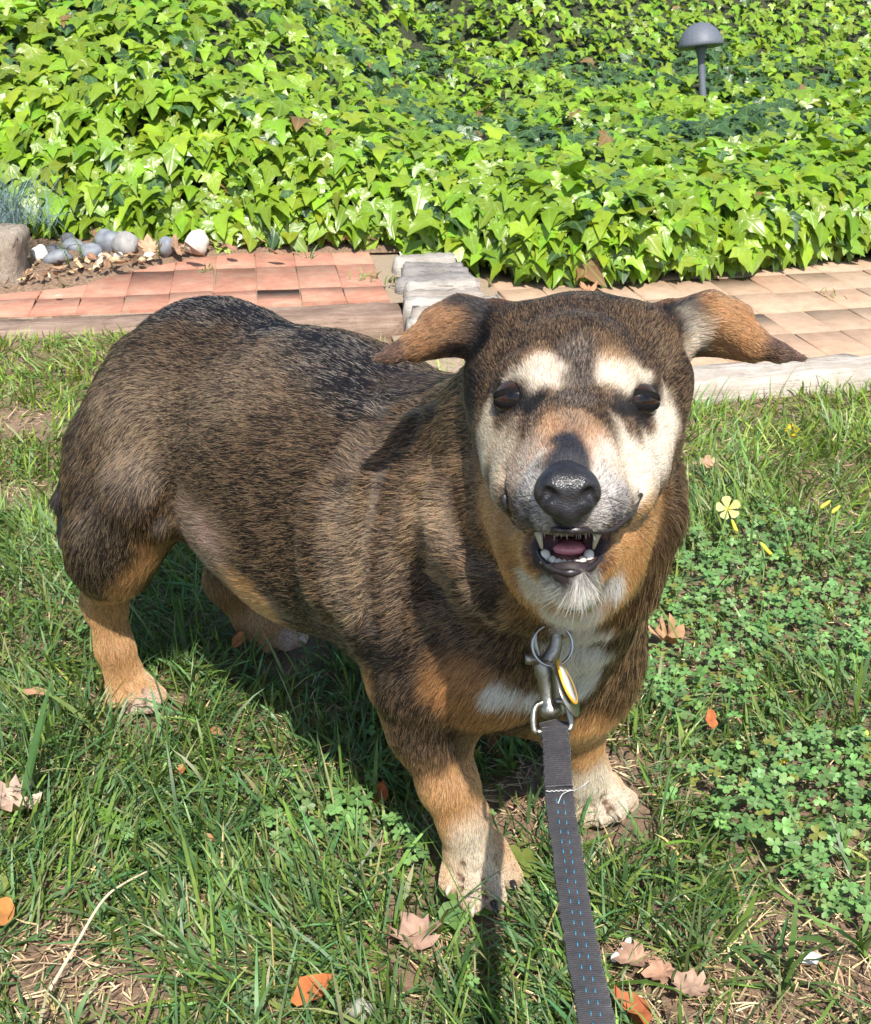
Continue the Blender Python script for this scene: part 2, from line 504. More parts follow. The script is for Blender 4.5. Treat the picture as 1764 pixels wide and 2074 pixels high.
# ---- planting bed with stones at the left
bedm = plain("bed_litter", (.19, .125, .08), .95, grain=.55, gscale=140)
P = []
bx = np.linspace(-2.5, .0, 80)
def bed_front(x):
    return np.interp(x, [-2.5, -.90, -.777, -.70, -.617, -.47, -.30, .0], [2.42, 2.56, 2.61, 2.72, 2.83, 2.925, 2.935, 2.94])
V = []; nb = 14
for x in bx:
    for j in range(nb):
        y = bed_front(x) + j * .045; z = .071 + .016 * min(j / 3, 1) + (.012 * (vnoise(np.array([x, y, 0]), 26, 5) - .5) if j else -.008)
        V.append((x, y + (.012 * (vnoise(np.array([x, 0, 0]), 50, 6) - .5)), z))
ij = np.arange(len(bx) * nb).reshape(len(bx), nb)
bed = obj("planting_bed", mesh_data("planting_bed", V, np.stack([ij[:-1, :-1], ij[1:, :-1], ij[1:, 1:], ij[:-1, 1:]], -1).reshape(-1, 4), bedm))
tag(bed, "strip of dry soil and leaf litter under the ivy behind the red bricks", "planting bed", kind="structure")

def litter_flakes():
    r = np.random.default_rng(31); n = 420
    x = r.uniform(-1.15, -.12, n); y = bed_front(x) + .01 + .17 * r.random(n) ** 1.3; z = .082 + .014 * r.random(n)
    V, Fc, C = [], [], []
    cols = np.array([(.34, .20, .12), (.22, .12, .07), (.46, .32, .18), (.52, .42, .27), (.15, .09, .055)])
    for i in range(n):
        a, b_, s_ = r.random() * 6.28, r.normal(0, .45, 2), .006 + .013 * r.random() ** 2
        d1 = np.array([math.cos(a), math.sin(a), b_[0]]); d2 = np.array([-math.sin(a), math.cos(a), b_[1]]) * (.3 + .4 * r.random()); c = np.array([x[i], y[i], z[i]]); o_ = len(V)
        V += [c - s_ * d1, c - .2 * s_ * d1 + s_ * d2, c + s_ * d1 + np.array([0, 0, .3 * s_]), c + .1 * s_ * d1 - s_ * d2]; Fc.append((o_, o_ + 1, o_ + 2, o_ + 3))
        C += [cols[int(r.integers(5))] * np.exp(r.normal(0, .2))] * 4
    o = obj("leaf_litter", mesh_data("leaf_litter", V, Fc, attr_mat("litter_scraps", .8, .2, .2, 90, 0), np.array(C)))
    tag(o, "scraps of dry brown leaf litter strewn under the ivy beside the stones", "leaf litter", kind="stuff")
litter_flakes()

def stone_obj(name, pos, size, mat, label, group, seed, rot=0, parent=None):
    r = np.random.default_rng(seed); V = []; n, m = 18, 11
    for i in range(m + 1):
        a = math.pi * i / m
        for k in range(n):
            b_ = 2 * math.pi * k / n
            d = np.array([math.sin(a) * math.cos(b_), math.sin(a) * math.sin(b_), math.cos(a)])
            rr = 1 + .55 * (vnoise(d * 1 + seed, 1.3, 2) - .5) + (.14 * (vnoise(d + seed, 4, 3) - .5) if 'rough' in name else .12 * (vnoise(d + seed, 3, 3) - .5))
            V.append(d * rr * np.array(size))
    Fc = [(i * n + k, (i + 1) * n + k, (i + 1) * n + (k + 1) % n, i * n + (k + 1) % n) for i in range(m) for k in range(n)]
    nm_ = name.replace('rough_', '')
    o = obj(nm_, mesh_data(nm_, V, Fc, mat)); o.location = tuple(pos); o.rotation_euler = (r.normal(0, .15), r.normal(0, .15), rot)
    tag(o, label, "stone", group); return o
def stone_mat(name, col, rough=.7):
    m, N, L, B = new_mat(name)
    t = noise_node(N, L, 45, 6, .65); t2 = noise_node(N, L, 260, 3)
    rr = ramp(N, L, t.outputs["Fac"], [(.3, tuple(c * .72 for c in col)), (.7, tuple(min(1, c * 1.25) for c in col))])
    L.new(rr.outputs[0], B.inputs["Base Color"]); B.inputs["Roughness"].default_value = rough
    bump(N, L, t2.outputs["Fac"], .3, .002, B); return m
sm_blue = stone_mat("blue_grey_stone", (.20, .215, .24), .6); sm_grey = stone_mat("mid_grey_stone", (.30, .29, .275)); sm_white = stone_mat("white_stone", (.72, .68, .60)); sm_tan = stone_mat("tan_gravel", (.50, .36, .22)); sm_dark = stone_mat("dark_stone", (.10, .105, .115))
G = "stones lying under the ivy"
for k, (x, y, sx, sy, sz, m_, nm_, lab, rz) in enumerate([
        (118, 532, .024, .024, .020, None, "stone", None, 0)][:0] + [
        (82, 522, .020, .017, .024, sm_white, "rough_stone", "small white stone beside the timber post", 0),
        (118, 527, .034, .024, .017, sm_blue, "stone", "flat blue-grey stone beside the small white stone near the post", .3),
        (150, 503, .026, .022, .018, sm_blue, "stone", "dark blue pebble half hidden behind the flat blue-grey stone", 0),
        (183, 515, .026, .02, .018, sm_blue, "stone", "small blue-grey stone in the middle of the stone row", .5),
        (228, 497, .040, .030, .029, sm_blue, "stone", "largest blue-grey stone, at the back of the row under the ivy", -.2),
        (253, 505, .033, .026, .029, sm_grey, "stone", "round pale grey stone in front of the largest one", 0),
        (338, 505, .019, .018, .022, sm_blue, "stone", "small upright bluish stone next to the white stone", 0),
        (398, 497, .028, .022, .028, sm_white, "rough_stone", "bright white angular stone at the right end of the stone row", .4),
        (140, 488, .020, .018, .015, sm_dark, "stone", "dark grey pebble under the leaves near the post", 0),
        (108, 512, .022, .018, .014, sm_dark, "stone", "charcoal pebble behind the flat blue-grey stone", 0),
        (215, 522, .013, .011, .008, sm_tan, "stone", "tan pebble left of the pale grey stone, larger", 0),
        (232, 527, .012, .009, .007, sm_tan, "stone", "tan pebble right in front of the pale grey stone", 0),
        (200, 518, .011, .009, .007, sm_white, "stone", "cream pebble in front of the small blue-grey stone", 0),
        (240, 519, .011, .009, .007, sm_white, "stone", "cream pebble touching the pale grey stone", 0),
        (303, 518, .014, .008, .007, sm_white, "stone", "white pebble right of the pale grey stone", .6),
        (288, 528, .009, .008, .007, sm_tan, "stone", "orange pebble at the edge of the red bricks", 0)]):
    p = gp(x, y + sz * 250, .084); p[2] = .084 + sz * .55
    stone_obj(nm_, p, (sx, sy, sz), m_, lab, G, 100 + k, rz)

# ---- ivy bank
def base_y(x):
    return np.interp(x, [-2.6, -.9, -.45, -.1, .10, .20, .40, .64, 1.05, 2.6], [3.0, 3.00, 2.985, 2.985, 2.91, 2.79, 2.775, 2.84, 3.03, 3.3])
PROF_R = np.array([(.00, .05), (-.035, .11), (-.035, .17), (.02, .225), (.12, .25), (.5, .252), (1.1, .25), (1.9, .25), (2.5, .33), (3.2, .55), (4.3, .98), (5.6, 1.6)])
PROF_L = np.array([(.00, .07), (-.03, .14), (.0, .22), (.06, .31), (.15, .40), (.36, .53), (.8, .68), (1.5, .82), (2.3, .95), (3.2, 1.10), (4.3, 1.3), (5.6, 1.6)])
def arc(Pf):
    return np.concatenate([[0], np.cumsum(np.hypot(*np.diff(Pf, axis=0).T))])
sR, sL = arc(PROF_R), arc(PROF_L)
def ivy_surface(x, s, inset=0.0):
    """point of the bank at abscissa x, distance s (0..1) up the profile"""
    w = smooth(.05, -.75, x) if False else (1 - smooth(-.75, .05, x))
    u = np.interp(s, np.linspace(0, 1, 12), np.linspace(0, 1, 12))
    yr = np.interp(s * sR[-1], sR, PROF_R[:, 0]); zr = np.interp(s * sR[-1], sR, PROF_R[:, 1])
    yl = np.interp(s * sR[-1], np.linspace(0, sR[-1], 1 + len(sL) - 1) * 0 + sL * sR[-1] / sL[-1], PROF_L[:, 0]); zl = np.interp(s * sR[-1], sL * sR[-1] / sL[-1], PROF_L[:, 1])
    P = np.stack([x, base_y(x) + yr * (1 - w) + yl * w, zr * (1 - w) + zl * w], -1)
    q = np.stack([x, s * sR[-1], x * 0], -1)
    bumpy = .10 * (vnoise(q, 2.6, 21) - .5) * np.clip(s * 14, .25, 1) + .05 * (vnoise(q, 7, 22) - .5)
    return P, bumpy
def ivy_normal(x, s):
    e = .004
    a, _ = ivy_surface(x + .01, s); b, _ = ivy_surface(x - .01, s); c, _ = ivy_surface(x, np.clip(s + e, 0, 1)); d, _ = ivy_surface(x, np.clip(s - e, 0, 1))
    return unit(np.cross(a - b, c - d)), unit(c - d)

ivy = empty("ivy_bank", (.0, 3.0, 0), "dense bright green ivy covering the bank behind the path", "ivy")
under = plain("leaf_shade_green", (.030, .036, .014), .95, grain=.6, gscale=60)  # dark sheet below the leaves, coloured to look like leaf shade in gaps
gx = np.linspace(-2.45, 2.95, 120); gs = np.linspace(0, 1, 110) ** 1.7
XX, SS = np.meshgrid(gx, gs, indexing='ij')
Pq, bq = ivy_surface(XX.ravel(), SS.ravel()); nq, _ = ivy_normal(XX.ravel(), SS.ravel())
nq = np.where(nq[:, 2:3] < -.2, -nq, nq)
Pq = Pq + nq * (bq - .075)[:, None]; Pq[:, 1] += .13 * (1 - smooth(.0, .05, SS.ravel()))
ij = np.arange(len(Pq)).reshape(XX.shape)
so = obj("shade_underlayer", mesh_data("shade_underlayer", Pq, np.stack([ij[:-1, :-1], ij[1:, :-1], ij[1:, 1:], ij[:-1, 1:]], -1).reshape(-1, 4), under), ivy)
so.matrix_parent_inverse = Matrix.Translation(-Vector(ivy.location))

half = [(0.0, 0.0), (.07, -.09), (.20, -.15), (.33, -.14), (.34, -.02), (.42, .08), (.56, .20), (.40, .25), (.27, .33), (.23, .50), (.13, .74), (0, 1.0)]
LEAF = np.array([(0, .26)] + half + [(-x, y) for x, y in half[-2:0:-1]])
def leaf_geometry(variant):
    r = np.random.default_rng(variant)
    P = LEAF.copy(); P[1:] += r.normal(0, .018, (len(P) - 1, 2)); P[1, :] = 0
    P[:, 0] *= .82 + .3 * r.random(); P[:, 1] = np.where(P[:, 1] > .4, P[:, 1] * (.78 + .34 * r.random()), P[:, 1])
    fold = -.10 + .42 * r.random(); droop = .10 + .35 * r.random()
    z = fold * np.abs(P[:, 0]) * .8 - droop * (P[:, 1] - .2) ** 2 - .25 * P[:, 0] ** 2 + r.normal(0, .02, len(P)); z[1] = 0
    tw = r.normal(0, .18) * P[:, 0] * P[:, 1]
    n = len(P)
    return np.stack([P[:, 0], P[:, 1], z + tw], 1), [(0, i, i % (n - 1) + 1) for i in range(1, n)]
NVAR = 14
GEO = [leaf_geometry(i) for i in range(NVAR)]
ivy_mat = foliage("ivy_leaf", .34, .30, .55, vein=True, mottled=22)

def leaf_colour(r, P, s, n):
    y = vnoise(P, 2.2, 31) * .6 + vnoise(P, 6, 32) * .4
    old = np.clip(smooth(.54, .70, y) * smooth(.10, .2, s) * smooth(-1.0, -.1, P[:, 0]), 0, 1) * .8
    old = np.maximum(old, .9 * (r.random(n) < .07))
    young = np.array([.225, .375, .024]) * np.exp(r.normal(0, .16, (n, 1))) * np.array([1, 1, 1]) * (1 + r.normal(0, .08, (n, 3)))
    young = young * (1 - .25 * r.random((n, 1))) + np.array([.06, .03, 0]) * (r.random((n, 1)) ** 3)
    mature = np.array([.055, .115, .040]) * np.exp(r.normal(0, .22, (n, 1)))
    m = (r.random(n) < old)[:, None]
    c = np.where(m, mature, young)
    dead = (r.random(n) < .004)[:, None]
    return np.clip(np.where(dead, np.array([.25, .14, .06]), c), .01, .9)

def place_leaves(x, s, seed, depth):
    r = np.random.default_rng(seed); n = len(x)
    P, bmp = ivy_surface(x, s); nr, dn = ivy_normal(x, s)
    P = P + nr * (bmp - depth * r.random(n) ** .8)[:, None]
    toc = unit(np.array([0, -1, .35]))
    Nn = unit(nr * .55 + np.array([0, 0, .35]) + .35 * SUN + .20 * toc + r.normal(0, .42, (n, 3)))
    tip = -dn * .8 + np.array([0, -.35, -.35]) + r.normal(0, .42, (n, 3))
    Ty = unit(tip - Nn * (tip * Nn).sum(1, keepdims=True)); Tx = np.cross(Ty, Nn)
    size = (.039 + .036 * r.random(n) ** 1.2) * np.where(r.random(n) < .30, .55, 1) * np.where(r.random(n) < .06, 1.3, 1) * (1 - .22 * smooth(.25, .6, s))
    return P, Nn, Tx, Ty, size, leaf_colour(r, P, s, n)

rr_ = np.random.default_rng(99)
# density falls with distance up the bank (far leaves are tiny and overlap)
n_front, n_top, n_hem = 7800, 30000, 3200
xf = rr_.uniform(-2.5, 2.9, n_front); sf = rr_.uniform(.0, .085, n_front); xh = rr_.uniform(-2.5, 2.9, n_hem); sh = rr_.uniform(0, .03, n_hem)
st_ = .07 + .86 * rr_.random(n_top) ** 1.15; xt = rr_.uniform(-1, 1, n_top) * (2.4 + 1.3 * st_) + .25
x_all = np.concatenate([xf, xt, xh]); s_all = np.concatenate([sf, st_, sh])
P, Nn, Tx, Ty, size, colr = place_leaves(x_all, s_all, 5, .06)
P[-n_hem:, 2] -= .055 * rr_.random(n_hem); P[-n_hem:, 1] -= .02 * rr_.random(n_hem)
P[:, 2] = np.maximum(P[:, 2], np.where(P[:, 0] < -.1, .115, .085))
ok = ~((P[:, 0] > -.12) & (P[:, 0] < .13) & (P[:, 1] < 2.86) & (P[:, 2] < .12))
ok &= ~((P[:, 0] < -.80) & (P[:, 1] < 2.9) & (P[:, 2] < .25))
P, Nn, Tx, Ty, size, colr = (a[ok] for a in (P, Nn, Tx, Ty, size, colr))
px, py, dd = proj(P)
inview = (px > -20) & (px < 1784) & (py > 0) & (py < 700)
# the 300 leaves that show largest (front-most and big) become parts of their own
out = np.array([(P[i] - P[i]) @ Nn[i] for i in range(0)])
score = size / dd * inview * np.abs((Nn * unit(CAM - P)).sum(1)) * (.4 + .6 * rr_.random(len(P)))
top300 = np.argsort(-score)[:300]
rest = np.setdiff1d(np.arange(len(P)), top300)
pal = np.array([colr[i] for i in top300])
# leaf meshes of a few tints shared by the single leaves
tints = [pal[np.argsort(pal @ np.array([.3, .6, .1]))[int(q * 299)]] for q in np.linspace(.02, .98, 9)]
LM = {}
def leaf_mesh(v, t):
    if (v, t) not in LM:
        V, Fc = GEO[v]
        LM[(v, t)] = mesh_data("leaf", V, Fc, ivy_mat, np.tile(tints[t], (len(V), 1)), extra={"leafco": np.concatenate([LEAF, np.zeros((len(V), 1))], 1)})
    return LM[(v, t)]
for i in top300:
    t = int(np.argmin([np.abs(colr[i] - q).sum() for q in tints]))
    o = obj("leaf", leaf_mesh(int(i) % NVAR, t), ivy)
    Mx = Matrix(((Tx[i][0], Ty[i][0], Nn[i][0], 0), (Tx[i][1], Ty[i][1], Nn[i][1], 0), (Tx[i][2], Ty[i][2], Nn[i][2], 0), (0, 0, 0, 1)))
    o.matrix_basis = Matrix.Translation(Vector(P[i] - np.array([0, 3.0, 0]))) @ Mx @ Matrix.Scale(float(size[i]), 4)
VV, FF, CC, EE = [], [], [], []; off_ = 0
for v in range(NVAR):
    sel = rest[rest % NVAR == v]
    V, Fc = GEO[v]; Fc = np.array(Fc); k = len(V)
    W_ = P[sel][:, None] + size[sel][:, None, None] * (V[None, :, 0:1] * Tx[sel][:, None] + V[None, :, 1:2] * Ty[sel][:, None] + V[None, :, 2:3] * Nn[sel][:, None])
    VV.append(W_.reshape(-1, 3)); FF.append((Fc[None] + (np.arange(len(sel)) * k)[:, None, None] + off_).reshape(-1, 3)); off_ += len(sel) * k
    CC.append(np.repeat(colr[sel], k, 0)); EE.append(np.tile(np.concatenate([LEAF, np.zeros((k, 1))], 1), (len(sel), 1)))
fo = obj("foliage", mesh_data("foliage", np.concatenate(VV), [np.concatenate(FF)], ivy_mat, np.concatenate(CC), extra={"leafco": np.concatenate(EE)}), ivy)
fo["kind"] = "stuff"; fo.matrix_parent_inverse = Matrix.Translation(-Vector(ivy.location))
# stalks holding the single leaves
b = MB(); rs = np.random.default_rng(4)
for i in rest[rs.choice(len(rest), 900, replace=False)]:
    p1 = P[i] - .9 * size[i] * Ty[i] * .5 - Nn[i] * .03 - np.array([0, 0, .02])
    b.tube([p1, (P[i] + p1) / 2 + .006 * Nn[i], P[i]], [.0012, .001, .0008], 5, False, (.16, .17, .05))
sk = b.build("leaf_stalks", attr_mat("stalk", .6, .3, .2, 90, 0), ivy); sk["kind"] = "stuff"

# ---- garden lamp on its stem
lamp_mat = plain("grey_lamp_paint", (.115, .128, .155), .55, grain=.18, gscale=140)
lp = hp(1424, 215, 4.55); lt = hp(1419, 95, 4.5)
axis_ = unit(lt - lp)
lamp = empty("garden_light", lp, "grey mushroom-shaped garden light standing in the ivy", "garden light")
b = MB(); hlen = np.linalg.norm(lt - lp)
b.lathe([(.013, -.15), (.0135, 0), (.0125, hlen * .5), (.013, hlen * .8), (.018, hlen * .93), (.026, hlen * 1.02)], lp, axis_, 18)
b.build("stem", lamp_mat, lamp)
b = MB()
prof = [(.004, hlen * 1.0), (.03, hlen * 1.0), (.070, hlen * .995), (.079, hlen * .99), (.0825, hlen + .003), (.082, hlen + .012), (.076, hlen + .030), (.064, hlen + .052), (.045, hlen + .070), (.022, hlen + .081), (.004, hlen + .084)]
b.lathe(prof, lp, axis_, 36); b.build("lamp_shade", lamp_mat, lamp)
# ================================================================== DOG
U = np.array([0.754, -0.657, 0.0]); U /= np.linalg.norm(U)     # towards its chest
W = np.array([-U[1], U[0], 0.0])                                # towards its own left side
O = np.array([-0.078, 1.04, 0.0])
def bz(u, v, z): return O + u * U + v * W + np.array([0, 0, z])
DOWN = np.array([0, 0, -1.0])
NOSE = hp(1150, 1000, .62)

PR = []
def add(a, ra, b=None, rb=None, k=.02, flow=None, ln=.02, reg='body', op='add', sq=None):
    a = np.asarray(a, float); b = a + 1e-6 if b is None else np.asarray(b, float)
    PR.append(dict(a=a, ra=ra, b=b, rb=ra if rb is None else rb, k=k, flow=np.asarray(flow if flow is not None else -U + .35 * DOWN, float),
                   ln=ln, reg=reg, op=op, sq=sq))

BK = -U + .30 * DOWN
# ---- trunk
add(bz(.15, 0, .275), .135, bz(-.04, .005, .293), .119, .04, BK, .0110)
add(bz(-.04, .005, .293), .119, bz(-.19, .01, .312), .103, .05, BK, .0110)
add(bz(-.21, .012, .315), .097, bz(-.255, .015, .303), .085, .05, BK + .3 * DOWN, .0110)
add(bz(.165, .01, .215), .096, k=.05, flow=-U + .6 * DOWN, ln=.013)             # brisket
add(bz(-.02, -.015, .255), .088, bz(-.10, -.01, .265), .075, .05, BK, .0110)
add(bz(-.30, 0, .335), .03, bz(-.325, -.05, .28), .02, .03, DOWN, .02, 'tail')
add(bz(-.325, -.05, .28), .018, hp(142, 1010, 1.285), .013, .01, DOWN, .02, 'tail')
add(hp(142, 1010, 1.285), .013, hp(134, 1095, 1.275), .006, .008, DOWN, .012, 'tail')
# ---- neck and chest
add(bz(.14, 0, .31), .092, hp(1112, 890, .865), .071, .05, unit(bz(.0, 0, .33) - hp(1150, 880, .8)) + .25 * DOWN, .015, 'neck')
add(hp(1115, 872, .87), .064, hp(1165, 838, .82), .055, .03, unit(bz(.0, 0, .33) - hp(1150, 880, .8)) + .25 * DOWN, .013, 'neck')
add(np.array([.080, .870, .268]), .071, k=.05, flow=DOWN - .2 * U, ln=.015, reg='chest')
add(np.array([.09, .83, .33]), .056, hp(1165, 1050, .82), .052, .05, DOWN + .25 * unit(bz(0, 0, .3) - NOSE), .016, 'neck')
add(hp(1252, 980, .85), .030, hp(1196, 1230, .93), .028, .04, DOWN, .017, 'neck')
# ---- near (right) foreleg
add(bz(.155, -.075, .32), .056, bz(.205, -.080, .235), .050, .045, -U * .6 + DOWN, .012, 'shoulder')
add(hp(858, 1390, 1.00), .040, hp(864, 1465, 1.01), .0285, .035, DOWN - .2 * U, .009, 'leg')
add(hp(864, 1465, 1.01), .0285, hp(907, 1585, 1.02), .0225, .02, DOWN, .008, 'leg')
add(hp(907, 1585, 1.02), .0225, hp(937, 1655, 1.03), .0195, .012, DOWN, .007, 'leg')
add(hp(937, 1655, 1.03), .0195, hp(958, 1725, 1.045), .0225, .012, DOWN, .006, 'leg')
add(hp(950, 1726, 1.048), .0190, hp(985, 1726, 1.052), .0180, .010, DOWN + .4 * U, .0045, 'leg')
for (p0, p1, r) in (((926, 1742, 1.052), (912, 1790, 1.040), .0118), ((950, 1750, 1.044), (956, 1822, 1.022), .0128),
                    ((982, 1750, 1.046), (1000, 1818, 1.028), .0126), ((1006, 1732, 1.056), (1036, 1776, 1.050), .0118)):
    add(hp(*p0), r * 1.02, hp(*p1), r * .86, .0028, unit(hp(*p1) - hp(*p0)), .0034, 'paw')
# ---- far (left) foreleg
add(bz(.15, .085, .335), .052, hp(1165, 1330, 1.06), .052, .045, DOWN, .018, 'shoulder')
add(hp(1150, 1400, 1.07), .042, hp(1158, 1480, 1.11), .026, .03, DOWN, .010, 'leg')
add(hp(1158, 1480, 1.11), .026, hp(1178, 1560, 1.14), .0225, .015, DOWN, .007, 'leg')
add(hp(1178, 1560, 1.14), .0225, hp(1200, 1612, 1.16), .0235, .012, DOWN, .006, 'leg')
add(hp(1185, 1606, 1.157), .0180, hp(1225, 1602, 1.162), .017, .012, DOWN + .4 * U, .006, 'leg')
for (p0, p1, r) in (((1178, 1615, 1.155), (1184, 1652, 1.145), .0125), ((1200, 1617, 1.15), (1216, 1650, 1.14), .0135),
                    ((1222, 1612, 1.15), (1246, 1640, 1.14), .013), ((1235, 1603, 1.155), (1270, 1622, 1.15), .012)):
    add(hp(*p0), r * 1.02, hp(*p1), r * .86, .0028, unit(hp(*p1) - hp(*p0)), .0034, 'paw')
# ---- near (right) hind leg
add(bz(-.210, -.045, .295), .079, bz(-.238, -.068, .258), .054, .04, -U * .5 + DOWN, .012, 'thigh')
add(bz(-.245, -.062, .265), .066, hp(222, 1085, 1.215), .040, .04, -U * .4 + DOWN, .012, 'thigh')
add(hp(290, 1010, 1.17), .038, hp(232, 1130, 1.225), .036, .03, -U * .3 + DOWN, .012, 'thigh')
add(hp(220, 1130, 1.245), .031, hp(212, 1215, 1.290), .0205, .03, DOWN, .010, 'thigh')
add(hp(212, 1215, 1.290), .0200, hp(232, 1310, 1.31), .0178, .015, DOWN, .007, 'leg')
add(hp(232, 1310, 1.31), .0178, hp(258, 1385, 1.335), .0210, .012, DOWN, .006, 'leg')
for (p0, p1, r) in (((240, 1392, 1.335), (238, 1420, 1.33), .012), ((262, 1398, 1.325), (272, 1428, 1.315), .013),
                    ((278, 1393, 1.325), (302, 1424, 1.315), .013), ((285, 1383, 1.335), (318, 1408, 1.33), .0115)):
    add(hp(*p0), r * 1.02, hp(*p1), r * .88, .006, unit(hp(*p1) - hp(*p0)), .005, 'paw')
# ---- far (left) hind leg
add(bz(-.21, .05, .29), .085, bz(-.235, .085, .20), .06, .04, -U * .5 + DOWN, .018, 'thigh')
add(bz(-.235, .085, .20), .058, hp(472, 1170, 1.42), .030, .03, DOWN, .012, 'thigh')
add(hp(472, 1170, 1.42), .030, hp(520, 1250, 1.44), .0245, .015, DOWN, .007, 'leg')
add(hp(520, 1250, 1.44), .0245, hp(548, 1275, 1.435), .024, .012, DOWN, .006, 'leg')
for (p0, p1, r) in (((540, 1280, 1.43), (548, 1303, 1.42), .0125), ((560, 1278, 1.425), (580, 1298, 1.415), .013), ((570, 1272, 1.43), (604, 1290, 1.42), .0125)):
    add(hp(*p0), r * 1.02, hp(*p1), r * .88, .006, unit(hp(*p1) - hp(*p0)), .005, 'paw')
# ---- head
H = 'head'
add(hp(1075, 722, .80), .033, hp(1272, 724, .80), .033, .022, None, .007, H)
add(hp(1172, 752, .84), .050, k=.03, ln=.009, reg=H)
add(hp(1072, 772, .80), .0305, hp(1270, 775, .80), .0305, .03, None, .006, H)
add(hp(1056, 780, .80), .0245, hp(1284, 783, .80), .0245, .02, None, .006, H)
add(hp(1042, 890, .775), .0225, hp(1058, 805, .785), .0225, .028, None, .006, H)
add(hp(1296, 893, .775), .0225, hp(1282, 808, .785), .0225, .028, None, .006, H)
add(hp(1166, 815, .768), .0385, k=.028, ln=.006, reg=H)
add(hp(1066, 872, .748), .0205, hp(1050, 945, .742), .0195, .028, None, .006, H)
add(hp(1264, 875, .748), .0205, hp(1280, 950, .742), .0195, .028, None, .006, H)
add(hp(1168, 750, .750), .027, k=.03, ln=.006, reg=H)
add(hp(1092, 764, .722), .0115, hp(1045, 767, .738), .009, .018, None, .006, H)
add(hp(1242, 767, .722), .0115, hp(1290, 772, .738), .009, .018, None, .006, H)
add(hp(1160, 845, .712), .0200, hp(1151, 955, .650), .0150, .024, None, .004, H)
add(hp(1125, 900, .692), .0120, hp(1106, 1005, .664), .0125, .024, None, .0035, H)
add(hp(1193, 900, .692), .0120, hp(1212, 1008, .664), .0125, .024, None, .0035, H)
add(hp(1092, 890, .722), .0150, hp(1062, 985, .705), .0160, .028, None, .004, H)
add(hp(1236, 893, .722), .0150, hp(1262, 990, .705), .0160, .028, None, .004, H)
add(hp(1104, 1012, .662), .0118, hp(1046, 990, .720), .0130, .009, None, .0035, H)
add(hp(1216, 1015, .662), .0118, hp(1278, 996, .720), .0130, .009, None, .0035, H)
add(hp(1112, 1048, .654), .0075, hp(1066, 1044, .672), .0065, .006, None, .0030, H)
add(hp(1200, 1048, .654), .0075, hp(1256, 1044, .672), .0065, .006, None, .0030, H)
add(hp(1150, 1000, .648), .0150, k=.012, ln=.003, reg=H)
add(hp(1152, 1052, .650), .0062, k=.010, ln=.0035, reg=H)
# lower jaw and throat
add(hp(1106, 1118, .692), .0105, hp(1155, 1152, .678), .0090, .012, None, .008, 'jaw')
add(hp(1204, 1118, .692), .0105, hp(1155, 1152, .678), .0090, .012, None, .008, 'jaw')
add(hp(1106, 1118, .695), .0110, hp(1058, 1022, .782), .0205, .008, None, .009, 'jaw')
add(hp(1204, 1118, .695), .0110, hp(1262, 1028, .782), .0205, .008, None, .009, 'jaw')
add(hp(1155, 1160, .70), .010, hp(1165, 1145, .79), .030, .02, DOWN + .8 * unit(bz(0, 0, .3) - NOSE), .016, 'jaw')
add(hp(1160, 1100, .765), .040, k=.03, flow=DOWN + .5 * unit(bz(0, 0, .3) - NOSE), ln=.015, reg='jaw')
add(hp(1052, 1050, .825), .030, hp(1095, 1165, .845), .034, .04, DOWN + .6 * unit(bz(0, 0, .3) - NOSE), .016, 'neck')
add(hp(1252, 1050, .832), .026, hp(1222, 1165, .85), .030, .04, DOWN + .6 * unit(bz(0, 0, .3) - NOSE), .016, 'neck')
# ---- ears (flung outwards, folded)
for S, pts in (('L', [((990, 668, .815), .020), ((938, 646, .812), .0122), ((892, 660, .81), .0098), ((846, 694, .805), .0064), ((800, 715, .80), .0032), ((764, 726, .797), .0024)]),
               ('R', [((1366, 668, .815), .020), ((1432, 640, .812), .0122), ((1480, 651, .81), .0100), ((1526, 693, .805), .0068), ((1574, 713, .80), .0034), ((1622, 724, .797), .0025)])):
    for i in range(len(pts) - 1):
        (p0, r0), (p1, r1) = pts[i], pts[i + 1]
        add(hp(*p0), r0, hp(*p1), r1, .012, unit(hp(*p1) - hp(*p0)), .007 if i < 3 else .0028, 'ear')
sgn = {'L': -1, 'R': 1}
add(hp(965, 688, .83), .010, hp(850, 704, .815), .006, .012, unit(hp(850, 704, .8) - hp(965, 690, .8)), .008, 'ear')
add(hp(1395, 688, .83), .010, hp(1515, 706, .815), .006, .012, unit(hp(1515, 704, .8) - hp(1395, 690, .8)), .008, 'ear')
# hollow of each ear
add(hp(945, 684, .785), .0145, hp(880, 692, .785), .009, .010, op='sub')
add(hp(1425, 684, .785), .0145, hp(1485, 690, .785), .009, .010, op='sub')
# eye sockets, mouth, smile creases

add(hp(1120, 1100, .675), .0105, hp(1186, 1100, .675), .0105, .003, op='sub')
add(hp(1152, 1102, .70), .0135, k=.004, op='sub')


def prim_d(P, p):
    pa = P - p['a']; ba = p['b'] - p['a']
    h = np.clip((pa @ ba) / (ba @ ba), 0, 1)
    return np.linalg.norm(pa - h[:, None] * ba, axis=1) - (p['ra'] + (p['rb'] - p['ra']) * h)

def smin(a, b, k):
    h = np.maximum(k - np.abs(a - b), 0) / k
    return np.minimum(a, b) - h * h * k * .25

def sdf(P, prims=None):
    D = np.full(len(P), .08)
    for p in (prims or PR):
        d = prim_d(P, p)
        D = smin(D, d, p['k']) if p['op'] == 'add' else -smin(-D, d, p['k'])
    return D

